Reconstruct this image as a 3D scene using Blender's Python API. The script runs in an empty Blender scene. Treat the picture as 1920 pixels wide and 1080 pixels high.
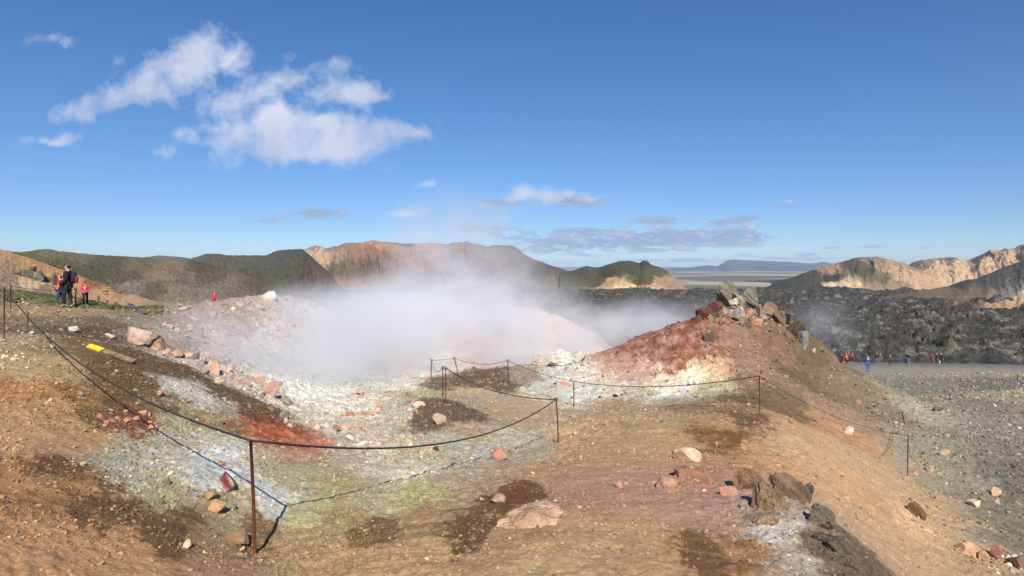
import bpy, bmesh, math, random
import numpy as np
from mathutils import Vector, Matrix, Quaternion

# ---------------------------------------------------------------- camera, light, exposure
S = bpy.context.scene
COL = S.collection
F = 1144.0                      # focal length in pixels of the 1920 px wide photograph
HX, HY = 960.0, 503.0           # principal column and horizon row
R = math.radians
SUN_EL, ANTI_AZ = R(39), R(-8)  # sun height; azimuth (from +Y towards +X) the light travels to

cam_d = bpy.data.cameras.new("camera")
cam_d.sensor_width = 36.0
cam_d.lens = 36.0 * F / 1920.0
cam_d.shift_y = -37.0 / 1920.0
cam_d.clip_start = 0.1
cam_d.clip_end = 40000.0
cam = bpy.data.objects.new("camera", cam_d)
cam.rotation_euler = (R(90), 0, 0)
COL.objects.link(cam)
S.camera = cam

S.view_settings.view_transform = 'Standard'
S.view_settings.look = 'None'
S.view_settings.gamma = 1.0
EXPO = 0.38
S.view_settings.exposure = EXPO
cy = S.cycles
cy.max_bounces = 10
cy.diffuse_bounces = 2
cy.glossy_bounces = 1
cy.transparent_max_bounces = 8
cy.volume_bounces = 7
cy.volume_step_rate = 1.0
cy.volume_max_steps = 256
cy.use_denoising = True
cy.denoiser = 'OPENIMAGEDENOISE'
cy.use_adaptive_sampling = True
cy.adaptive_threshold = 0.007

sun_d = bpy.data.lights.new("sun", 'SUN')
sun_d.energy = 4.6
sun_d.angle = R(0.5)
sun_d.color = (1.0, 0.94, 0.85)
sun = bpy.data.objects.new("sun", sun_d)
LDIR = Vector((math.sin(ANTI_AZ) * math.cos(SUN_EL), math.cos(ANTI_AZ) * math.cos(SUN_EL), -math.sin(SUN_EL)))
sun.rotation_euler = LDIR.to_track_quat('-Z', 'Y').to_euler()
COL.objects.link(sun)


# ---------------------------------------------------------------- node helpers
class NT:
    def __init__(self, tree):
        self.t = tree
        tree.nodes.clear()

    def n(self, typ, ins=None, **kw):
        nd = self.t.nodes.new(typ)
        for k, v in kw.items():
            setattr(nd, k, v)
        for k, v in (ins or {}).items():
            self.put(nd.inputs[k], v)
        return nd

    def put(self, sock, v):
        if isinstance(v, bpy.types.NodeSocket):
            self.t.links.new(v, sock)
        else:
            if isinstance(v, (tuple, list)) and sock.type == 'RGBA' and len(v) == 3:
                v = (*v, 1.0)
            sock.default_value = v

    def math(self, op, a, b=0.0, c=None, clamp=False):
        ins = {0: a, 1: b}
        if c is not None:
            ins[2] = c
        return self.n('ShaderNodeMath', ins, operation=op, use_clamp=clamp).outputs[0]

    def vec(self, op, a, b=(0, 0, 0)):
        nd = self.n('ShaderNodeVectorMath', {0: a, 1: b}, operation=op)
        return nd.outputs['Value'] if op in ('DOT_PRODUCT', 'LENGTH') else nd.outputs[0]

    def noise(self, vec, scale, detail=4, rough=0.55, dist=0.0, dim='3D'):
        return self.n('ShaderNodeTexNoise', {'Vector': vec, 'Scale': scale, 'Detail': detail, 'Roughness': rough,
                                             'Distortion': dist}, noise_dimensions=dim).outputs['Fac']

    def ramp(self, fac, stops):
        nd = self.n('ShaderNodeMapRange', {0: fac, 1: stops[0], 2: stops[1], 3: stops[2], 4: stops[3]})
        nd.clamp = True
        return nd.outputs[0]

    def mix(self, fac, a, b, mode='MIX'):
        nd = self.n('ShaderNodeMix', None, data_type='RGBA', blend_type=mode)
        self.put(nd.inputs[0], fac)
        self.put(nd.inputs[6], a)
        self.put(nd.inputs[7], b)
        return nd.outputs[2]

    def blobs(self, p, items):
        """sum of soft ellipsoids: items = (centre, radii, strength)"""
        total = None
        for c, r, s in items:
            d = self.vec('MULTIPLY', self.vec('SUBTRACT', p, c), tuple(1.0 / k for k in r))
            e = self.math('MULTIPLY', self.math('EXPONENT', self.math('MULTIPLY', self.vec('DOT_PRODUCT', d, d), -1.0)), s)
            total = e if total is None else self.math('ADD', total, e)
        return total


def lin(c):
    return tuple(((v / 255.0) / 12.92 if v / 255.0 <= 0.04045 else ((v / 255.0 + 0.055) / 1.055) ** 2.4) for v in c)


# ---------------------------------------------------------------- sky: sky texture with the clouds of the day
W = bpy.data.worlds.new("World")
S.world = W
W.use_nodes = True
g = NT(W.node_tree)
sky = g.n('ShaderNodeTexSky', None, sky_type='NISHITA')
sky.sun_disc = False
sky.sun_elevation = SUN_EL
sky.sun_rotation = ANTI_AZ + math.pi
sky.altitude = 600
sky.air_density = 1.0
sky.dust_density = 0.15
sky.ozone_density = 2.5
skycol = g.n('ShaderNodeHueSaturation', {'Saturation': 1.12, 'Value': 1.0, 'Color': sky.outputs[0]}).outputs[0]
dirv = g.n('ShaderNodeTexCoord').outputs['Generated']
sep = g.n('ShaderNodeSeparateXYZ', {0: dirv})
yy = g.math('MAXIMUM', sep.outputs[1], 0.02)
u = g.math('DIVIDE', sep.outputs[0], yy)
v = g.math('DIVIDE', sep.outputs[2], yy)
P = g.n('ShaderNodeCombineXYZ', {0: u, 1: v, 2: 0.0}).outputs[0]
wn = g.n('ShaderNodeTexNoise', {'Vector': P, 'Scale': 7.0, 'Detail': 5, 'Roughness': 0.6}).outputs['Color']
P2 = g.vec('ADD', P, g.vec('MULTIPLY', g.vec('SUBTRACT', wn, (0.5, 0.5, 0.5)), (0.13, 0.08, 0.0)))


def cl(px, py, rx, ry, s):
    return (((px - HX) / F, (HY - py) / F, 0.0), (rx / F, ry / F, 1.0), s)


white = [cl(385, 92, 52, 34, 1.3), cl(335, 120, 55, 34, 1.2), cl(290, 160, 70, 34, 1.0), cl(215, 185, 60, 30, .85), cl(160, 205, 45, 28, .85),
         cl(440, 105, 40, 28, .5), cl(460, 170, 60, 22, .7), cl(420, 195, 50, 22, .6), cl(540, 140, 60, 20, .6), cl(625, 122, 55, 18, .65), cl(520, 205, 40, 18, .45),
         cl(660, 170, 62, 22, 1.2), cl(700, 182, 48, 12, .6),
         cl(590, 245, 120, 36, 1.3), cl(480, 250, 90, 32, .9), cl(680, 250, 100, 30, .9), cl(540, 295, 110, 26, .8), cl(760, 252, 40, 16, .6), cl(640, 290, 90, 24, .7),
         cl(345, 250, 30, 16, .5), cl(290, 285, 40, 14, .35),
         cl(100, 255, 60, 11, .85), cl(90, 65, 38, 14, .75), cl(40, 85, 30, 14, .25), cl(550, 95, 30, 12, .3),
         cl(250, 460, 60, 6, .55), cl(825, 222, 22, 12, .3), cl(210, 105, 40, 20, .25),
         cl(985, 368, 70, 16, .9), cl(1080, 372, 70, 9, .7), cl(1400, 406, 26, 6, .6), cl(765, 394, 50, 10, .8), cl(803, 353, 22, 9, .65), cl(795, 440, 70, 14, .7)]
grey = [cl(1080, 376, 75, 14, .95), cl(930, 380, 50, 11, .7), cl(595, 400, 72, 13, .75), cl(490, 412, 30, 9, .5),
        cl(1230, 415, 55, 9, .85), cl(1090, 432, 60, 9, .85), cl(1345, 415, 30, 8, .7), cl(1400, 410, 32, 11, .8), cl(1470, 382, 34, 7, .4),
        cl(1250, 440, 110, 10, 1.0), cl(1380, 440, 60, 14, 1.0), cl(1300, 455, 130, 8, .8), cl(1060, 455, 90, 12, .9), cl(1190, 456, 80, 9, .8), cl(950, 440, 60, 16, .5),
        cl(1000, 470, 80, 8, .6), cl(1240, 470, 90, 5, .7), cl(1110, 478, 60, 4, .5), cl(1390, 476, 50, 4, .6), cl(1560, 465, 30, 4, .6), cl(1630, 463, 34, 4, .6),
        cl(1510, 476, 40, 4, .55), cl(1735, 466, 16, 5, .5), cl(1450, 484, 30, 3.5, .6), cl(1530, 484, 45, 3.5, .6), cl(1845, 470, 30, 5, .45), cl(1250, 489, 120, 4, .7),
        cl(650, 470, 20, 8, .0), cl(160, 468, 14, 6, .3), cl(900, 425, 60, 10, .4)]
fine = g.noise(P, 22.0, 6, 0.62, 0.3)
big = g.noise(P, 6.0, 3, 0.5)
nz = g.math('ADD', g.math('MULTIPLY', g.math('SUBTRACT', fine, .5), 2.1), g.math('MULTIPLY', g.math('SUBTRACT', big, .5), 1.0))
bw = g.blobs(P2, white)
aw = g.math('MULTIPLY', g.ramp(g.math('ADD', g.math('MINIMUM', bw, 1.15), g.math('SUBTRACT', nz, .30)), (0.0, 0.95, 0.0, 0.92)), g.ramp(bw, (.04, .3, 0, 1)))
Pg = g.vec('MULTIPLY', P, (1.0, 3.2, 1.0))
fine2 = g.noise(Pg, 30.0, 7, 0.66, 0.2)
P3 = g.vec('ADD', P, g.vec('MULTIPLY', g.vec('SUBTRACT', wn, (0.5, 0.5, 0.5)), (0.07, 0.012, 0.0)))
bg_ = g.blobs(P3, grey)
ag = g.math('MULTIPLY', g.ramp(g.math('ADD', g.math('MINIMUM', bg_, 1.0), g.math('SUBTRACT', g.math('MULTIPLY', g.math('SUBTRACT', fine2, .5), 3.0), .26)), (0.0, 0.45, 0.0, 0.88)), g.ramp(bg_, (.06, .3, 0, 1)))
CLOUD_NODES = (aw, ag)
wcol = g.mix(g.ramp(big, (0.35, 0.65, 0, 1)), lin((190, 202, 230)), lin((226, 231, 246)))
ahead = g.ramp(sep.outputs[1], (0.03, 0.12, 0.0, 1.0))
BG = 0.10
tint = g.n('ShaderNodeValToRGB', {0: sep.outputs[2]})       # clear dry highland air: a deeper blue than the sky model's horizon
cr = tint.color_ramp
stops = [(.0, (.68, .86, 1.24)), (.03, (.66, .84, 1.18)), (.075, (.60, .77, 1.09)), (.216, (.64, .84, 1.09)), (.40, (.60, .88, 1.16))]
while len(cr.elements) < len(stops):
    cr.elements.new(.5)
for e, (p_, c_) in zip(cr.elements, stops):
    e.position = p_; e.color = (*c_, 1)
skycol = g.vec('MULTIPLY', skycol, tint.outputs[0])
cols = g.n('ShaderNodeVectorMath', {0: skycol, 'Scale': BG}, operation='SCALE').outputs[0]
c1 = g.mix(g.math('MULTIPLY', ag, ahead), cols, g.mix(g.ramp(fine2, (.5, .72, 0, 1)), lin((154, 172, 206)), lin((208, 215, 232))))
c2 = g.mix(g.math('MULTIPLY', aw, ahead), c1, wcol)
out = g.n('ShaderNodeVectorMath', {0: c2, 'Scale': 2 ** -EXPO / BG}, operation='SCALE').outputs[0]
bgn = g.n('ShaderNodeBackground', {'Color': out, 'Strength': BG})
g.n('ShaderNodeOutputWorld', {'Surface': bgn.outputs[0]})


# ---------------------------------------------------------------- numpy noise
def _hash(ix, iy, seed):
    h = (ix.astype(np.int64) * 374761393 + iy.astype(np.int64) * 668265263 + seed * 982451653) & 0xFFFFFFFF
    h = ((h ^ (h >> 13)) * 1274126177) & 0xFFFFFFFF
    h = h ^ (h >> 16)
    return h


def perlin(x, y, seed=0):
    x = np.asarray(x, float); y = np.asarray(y, float)
    x0 = np.floor(x); y0 = np.floor(y)
    fx = x - x0; fy = y - y0
    ux = fx * fx * fx * (fx * (fx * 6 - 15) + 10); uy = fy * fy * fy * (fy * (fy * 6 - 15) + 10)
    r = []
    for dx in (0, 1):
        for dy in (0, 1):
            a = _hash(x0 + dx, y0 + dy, seed) * (2 * math.pi / 4294967296.0)
            r.append(np.cos(a) * (fx - dx) + np.sin(a) * (fy - dy))
    return ((r[0] * (1 - uy) + r[1] * uy) * (1 - ux) + (r[2] * (1 - uy) + r[3] * uy) * ux) * 1.5


def fbm(x, y, octv=4, seed=0, gain=0.5, ridged=False):
    t = 0.0; a = 1.0; n = 0.0
    for k in range(octv):
        p = perlin(x, y, seed + 17 * k)
        if ridged:
            p = 1 - 2 * np.abs(p)
        t = t + a * p; n += a
        x = x * 2.03 + 5.1; y = y * 2.03 + 1.7; a *= gain
    return t / n


def cells(x, y, seed=0):
    """distance to the nearest and second cell point, and a random value of the cell"""
    x0 = np.floor(x); y0 = np.floor(y)
    d1 = np.full(x.shape, 9.0); d2 = np.full(x.shape, 9.0); val = np.zeros(x.shape)
    for dx in (-1, 0, 1):
        for dy in (-1, 0, 1):
            h = _hash(x0 + dx, y0 + dy, seed)
            px = x0 + dx + (h & 0xFFFF) / 65536.0; py = y0 + dy + (h >> 16) / 65536.0
            d = np.hypot(px - x, py - y)
            m = d < d1
            d2 = np.where(m, d1, np.minimum(d2, d))
            val = np.where(m, ((h * 2654435761) & 0xFFFF) / 65536.0, val)
            d1 = np.where(m, d, d1)
    return d1, d2, val


def sstep(a, b, x):
    t = np.clip((x - a) / (b - a), 0, 1)
    return t * t * (3 - 2 * t)


def wpt(px, py, d):
    return ((px - HX) / F * d, d, -(py - HY) / F * d)


# ---------------------------------------------------------------- the ground's heights (from surveyed points: column, row, distance)
GP = [
    (960, 1080, 3.4), (700, 1080, 3.65), (480, 1080, 3.75), (250, 1080, 3.4), (0, 1080, 3.0), (-300, 1080, 2.8), (1200, 1080, 3.4), (1450, 1080, 3.7),
    (0, 850, 4.8), (0, 720, 7.4), (8, 637, 11.8), (-200, 640, 11), (100, 700, 8.5), (300, 760, 8.5), (200, 850, 5.8), (400, 850, 6.6), (420, 900, 5.6), (300, 1000, 4.1),
    (480, 1038, 4.57), (600, 1000, 4.9), (600, 920, 6.2), (650, 900, 6.9), (800, 900, 6.7), (850, 860, 8.5), (940, 862, 9.0), (960, 980, 4.6), (1000, 900, 6.5),
    (1100, 870, 7.3), (1048, 828, 11.2), (1200, 1000, 4.2), (1200, 900, 6.2), (1290, 868, 7.4), (1200, 800, 10.5), (1250, 765, 14.5), (1424, 776, 13.0), (1076, 763, 18.5),
    (953, 722, 21.6), (836, 758, 14.3), (831, 728, 22.0), (809, 712, 25.0), (852, 705, 26.5), (900, 704, 25), (900, 770, 15), (960, 790, 13.5),
    (170, 637, 12.0), (250, 662, 13), (340, 690, 12.5), (430, 730, 12.0), (520, 780, 11), (590, 845, 8.8),
    (250, 646, 17), (180, 625, 17), (330, 665, 17.5), (400, 694, 17.0), (500, 738, 16), (540, 775, 14.5), (600, 800, 12.5),
    (700, 845, 9.6), (650, 785, 14.6), (620, 740, 20), (700, 718, 25.5), (600, 690, 31), (700, 670, 36), (770, 800, 12.9), (822, 796, 12.3), (790, 745, 17.2), (770, 715, 24),
    (700, 800, 12.4), (850, 820, 11.2), (740, 770, 15.5),
    (130, 622, 16), (300, 602, 24), (100, 581, 24.5), (180, 580, 25), (0, 577, 23), (-200, 575, 22), (300, 581, 28), (400, 570, 32), (500, 557, 34), (600, 568, 36),
    (450, 620, 27), (400, 650, 23), (500, 650, 27), (450, 690, 20.5), (380, 610, 27), (560, 610, 31),
    (1000, 577, 45), (1060, 598, 44), (1120, 635, 42), (900, 575, 45), (750, 575, 42), (900, 655, 36), (1040, 685, 29), (1000, 690, 28), (950, 690, 27), (800, 670, 35),
    (150, 562, 31), (0, 545, 31), (250, 586, 31), (-200, 530, 31),
    # mound
    (1250, 742, 19), (1150, 745, 20), (1100, 668, 28.5), (1200, 627, 30), (1290, 596, 31), (1370, 570, 32.5), (1450, 585, 33), (1500, 618, 34), (1520, 655, 35),
    (1300, 690, 23.5), (1370, 630, 28), (1200, 690, 24), (1150, 705, 23), (1400, 690, 22.5), (1450, 660, 27.5), (1480, 720, 22), (1420, 740, 17.5),
    (1560, 683, 35), (1620, 705, 33), (1660, 742, 29), (1692, 790, 23.5), (1550, 720, 27), (1600, 770, 21.5), (1550, 790, 17),
    # spur and right slope
    (1450, 905, 6.2), (1500, 1000, 4.6), (1380, 930, 5.8), (1530, 930, 6.3), (1560, 990, 5.0), (1630, 1078, 4.2), (1400, 1000, 4.6),
    (1575, 960, 7.6), (1620, 1020, 6.4), (1680, 1075, 5.9), (1500, 800, 12.3), (1500, 850, 9.8), (1600, 850, 12.3), (1600, 940, 8.2), (1690, 1000, 8.8), (1700, 895, 14.2), (1800, 1000, 10.4), (1780, 1070, 8.0),
    (1900, 1000, 10.9), (1920, 1080, 8.9), (2200, 1080, 9.0), (1800, 900, 14.6), (1900, 850, 18), (1900, 750, 32), (1750, 780, 26.5), (1750, 720, 46), (1900, 700, 56), (1627, 699, 64), (2200, 750, 32), (2200, 900, 14),
    (1750, 690, 72), (1600, 682, 88), (1900, 678, 90), (1550, 670, 100), (2200, 680, 88), (1700, 671, 105), (1570, 664, 118)]
GZ = [  # hidden ground: column, distance, height
    (1200, 36, -6.5), (1300, 37, -6.0), (1370, 38, -5.5), (1450, 40, -6.5), (1520, 42, -8.3), (1600, 40, -8.3), (1660, 36, -7.6), (1100, 36, -6.6), (1050, 34, -6.2), (1370, 50, -9.5), (1200, 55, -9.8), (1500, 50, -9.2),
    (1000, 60, -9), (800, 60, -8.5), (600, 55, -7), (400, 48, -5), (200, 45, -4), (0, 45, -3.5), (-200, 45, -3), (1100, 58, -9.5), (700, 48, -6), (500, 42, -3.5), (300, 38, -3.2),
    (1000, 100, -15), (600, 100, -14), (300, 100, -13), (0, 100, -11), (-300, 100, -11), (1300, 100, -15.2), (1300, 75, -12.5), (2300, 110, -15.8), (1900, 115, -15.8),
    (960, 1.5, -1.62), (400, 1.6, -1.6), (1500, 1.6, -1.65), (0, 1.6, -1.52), (1920, 3.0, -2.4), (1920, 5.5, -3.8), (-400, 1.6, -1.5), (2300, 2.0, -1.8), (2400, 6, -4)]
gx, gr, gz = [], [], []
for px, py, d in GP:
    x, y, z = wpt(px, py, d)
    gx.append(math.atan2(x, y)); gr.append(math.log(math.hypot(x, y))); gz.append(z)
for px, d, z in GZ:
    x, y, _ = wpt(px, 0, d)
    gx.append(math.atan2(x, y)); gr.append(math.log(math.hypot(x, y))); gz.append(z)
gx, gr, gz = map(np.array, (gx, gr, gz))
KR = 0.55
CC = 0.05


def _phi(a, l, A, L):
    return np.sqrt((a[:, None] - A[None]) ** 2 + (KR * (l[:, None] - L[None])) ** 2 + CC * CC)


n_ = len(gx)
Mx = np.zeros((n_ + 3, n_ + 3))
Mx[:n_, :n_] = _phi(gx, gr, gx, gr) - np.eye(n_) * 0.012
Mx[:n_, n_] = 1; Mx[:n_, n_ + 1] = gx; Mx[:n_, n_ + 2] = gr
Mx[n_, :n_] = 1; Mx[n_ + 1, :n_] = gx; Mx[n_ + 2, :n_] = gr
wts = np.linalg.solve(Mx, np.concatenate([gz, np.zeros(3)]))


def base_h(x, y):
    """smooth height of the ground"""
    shp = np.shape(x)
    x = np.ravel(x); y = np.ravel(y)
    az = np.clip(np.arctan2(x, y), -1.0, 1.0)
    rr = np.hypot(x, y)
    l = np.log(np.clip(rr, 1.4, 120))
    z = np.empty(len(x))
    for i in range(0, len(x), 60000):
        s = slice(i, i + 60000)
        z[s] = _phi(az[s], l[s], gx, gr) @ wts[:n_] + wts[n_] + wts[n_ + 1] * az[s] + wts[n_ + 2] * l[s]
    far = -16.2 - .8 * sstep(100, 250, rr)
    k = sstep(105, 135, rr)
    return (z * (1 - k) + far * k).reshape(shp)


def idw(a, l, A, L, V, power=2.0, eps=0.0004):
    o = np.empty((len(a), V.shape[1]))
    for i in range(0, len(a), 40000):
        s = slice(i, i + 40000)
        d2 = (a[s, None] - A[None]) ** 2 + (0.40 * (l[s, None] - L[None])) ** 2
        w = 1.0 / (d2 + eps) ** power
        o[s] = (w @ V) / w.sum(1)[:, None]
    return o


# how broken the ground is: column, distance, size of the lumps in metres
RG = [(960, 4, .012), (300, 4, .014), (0, 5, .014), (0, 10, .03), (200, 15, .04), (400, 12, .03), (600, 7, .02), (1200, 8, .015), (1450, 5.8, .06), (1560, 5, .08), (1420, 6.5, .06), (1250, 4.2, .010), (1300, 6.5, .014), (1100, 5.5, .012), (1600, 8, .05), (1700, 14, .06), (1800, 12, .05),
      (1900, 25, .06), (1900, 50, .06), (1650, 55, .05), (1370, 32, .38), (1300, 29, .26), (1450, 31, .28), (1500, 33, .25), (1250, 25, .22), (1400, 23, .14), (1500, 22, .16), (1150, 25, .22), (1250, 20, .12), (1620, 32, .3), (1600, 22, .12),
      (900, 16, .03), (900, 24, .10), (1040, 29, .35), (1000, 24, .12), (800, 22, .12), (700, 20, .20), (620, 18, .22), (650, 13, .18), (700, 10, .11), (760, 12, .12), (850, 9.5, .07), (500, 16, .3), (400, 18, .22), (450, 25, .3), (500, 33, .4), (350, 30, .3), (200, 24, .04), (60, 23, .03),
      (900, 44, .45), (1050, 43, .45), (700, 40, .4), (150, 31, .12), (1300, 14, .03), (1500, 12, .04), (1450, 16, .07)]
ra = np.array([math.atan2((p - HX), F) for p, d, v in RG]); rl = np.array([math.log(d / math.cos(a)) for (p, d, v), a in zip(RG, ra)])
rv = np.array([[v] for p, d, v in RG])


def ground_h(x, y):
    shp = np.shape(x)
    x = np.ravel(x).astype(float); y = np.ravel(y).astype(float)
    z = base_h(x, y)
    az = np.arctan2(x, y); l = np.log(np.clip(np.hypot(x, y), 1.4, 90))
    am = idw(az, l, ra, rl, rv, 1.5, .002)[:, 0]
    big_n = fbm(x * .9, y * .9, 4, 3)
    mid = fbm(x * 2.2 + 9, y * 2.2, 4, 11, .55, True)
    mid2 = fbm(x * 6.3 + 3, y * 6.3, 3, 37, .6, True)
    c1_, c2_, cv = cells(x * 2.2 + .9 * big_n + .25 * mid2, y * 2.2 + .9 * mid, 5)
    chunk = np.clip(1 - c1_ / .6, 0, 1) ** .7 * (cv > .72) * (cv - .3)
    z = z + am * (.95 * big_n + .42 * mid + .28 * mid2 * (mid + .3) - .1)
    near_ = np.clip(1.6 - np.hypot(x, y) / 22, 0, 1)
    z = z + np.clip(am * .35, .008, .03) * fbm(x * 9, y * 9, 3, 23) + .008 * near_ * fbm(x * 3.7 + 2, y * 3.7, 4, 27, .55, True) + .022 * near_ * fbm(x * 1.1 + 6, y * 1.1, 3, 28)
    z = z + .006 * fbm(x * 13, y * 13, 2, 29) * np.clip(1.5 - np.hypot(x, y) / 14, 0, 1)
    return z.reshape(shp)


_rs = np.exp(np.linspace(math.log(2.2), math.log(400), 2600))


def hit(px, py, fn=None):
    """where the sight line through a photograph point meets the ground"""
    x = (px - HX) / F * _rs; zr = -(py - HY) / F * _rs
    h = (fn or ground_h)(x, _rs)
    k = np.nonzero(h >= zr)[0]
    i = int(k[0]) if len(k) else 1500
    return Vector((x[i], _rs[i], h[i]))


def gh(x, y):
    return float(ground_h(np.array([x]), np.array([y]))[0])


# ---------------------------------------------------------------- mesh helpers
def tag(o, label=None, cat=None, group=None, kind=None):
    if label: o['label'] = label
    if cat: o['category'] = cat
    if group: o['group'] = group
    if kind: o['kind'] = kind
    return o


def link(name, me, mat=None, parent=None):
    o = bpy.data.objects.new(name, me)
    COL.objects.link(o)
    if mat is not None: me.materials.append(mat)
    if parent is not None: o.parent = parent
    return o


def np_mesh(name, V, Q, col=None, smooth=True):
    """V (n,3), Q (m,3 or 4)"""
    me = bpy.data.meshes.new(name)
    k = Q.shape[1]
    me.vertices.add(len(V)); me.vertices.foreach_set('co', np.ascontiguousarray(V, np.float32).ravel())
    me.loops.add(Q.size); me.loops.foreach_set('vertex_index', np.ascontiguousarray(Q, np.int32).ravel())
    me.polygons.add(len(Q))
    me.polygons.foreach_set('loop_start', np.arange(0, Q.size, k, dtype=np.int32))
    me.polygons.foreach_set('use_smooth', np.full(len(Q), smooth))
    me.update(calc_edges=True)
    if col is not None:
        at = me.color_attributes.new('Col', 'FLOAT_COLOR', 'POINT')
        at.data.foreach_set('color', np.concatenate([col, np.ones((len(V), 1))], 1).astype(np.float32).ravel())
    return me


def grid_quads(nr, nc, wrap=False):
    i = np.arange(nr - 1)[:, None]; j = np.arange(nc if wrap else nc - 1)[None]
    j2 = (j + 1) % nc
    return np.stack([i * nc + j, i * nc + j2, (i + 1) * nc + j2, (i + 1) * nc + j], -1).reshape(-1, 4)


def earth_material(name, scale=14.0, amount=.35, bump=.35, bscale=30.0, spec=.15, speck=None):
    m = bpy.data.materials.new(name); m.use_nodes = True
    t = NT(m.node_tree)
    pos = t.n('ShaderNodeNewGeometry').outputs['Position']
    col = t.n('ShaderNodeAttribute', None, attribute_name='Col').outputs['Color']
    n1 = t.noise(pos, scale, 6, .65); n2 = t.noise(pos, scale * .13, 5, .6)
    f = t.math('ADD', t.ramp(n1, (.25, .75, 1 - amount, 1 + amount)), t.ramp(n2, (.3, .7, -.12, .12)))
    if speck:
        vo = t.n('ShaderNodeTexVoronoi', {'Vector': pos, 'Scale': speck, 'Randomness': 1.0})
        vr = t.n('ShaderNodeSeparateColor', {0: vo.outputs['Color']}).outputs
        grit = t.math('MULTIPLY', t.ramp(vr[0], (.55, 1.0, 0, 1)), t.ramp(vo.outputs['Distance'], (.2, .5, 1, 0)))
        f = t.math('ADD', f, t.math('MULTIPLY', grit, t.ramp(vr[1], (.2, .8, -.6, 1.0))))
    c = t.n('ShaderNodeVectorMath', {0: col, 'Scale': f}, operation='SCALE').outputs[0]
    b1 = t.noise(pos, bscale, 6, .7)
    bn = t.n('ShaderNodeBump', {'Height': b1, 'Strength': bump, 'Distance': 1.2 / bscale})
    bs = t.n('ShaderNodeBsdfPrincipled', {'Base Color': c, 'Roughness': .92, 'Specular IOR Level': spec, 'Normal': bn.outputs[0]})
    t.n('ShaderNodeOutputMaterial', {'Surface': bs.outputs[0]})
    return m


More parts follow.
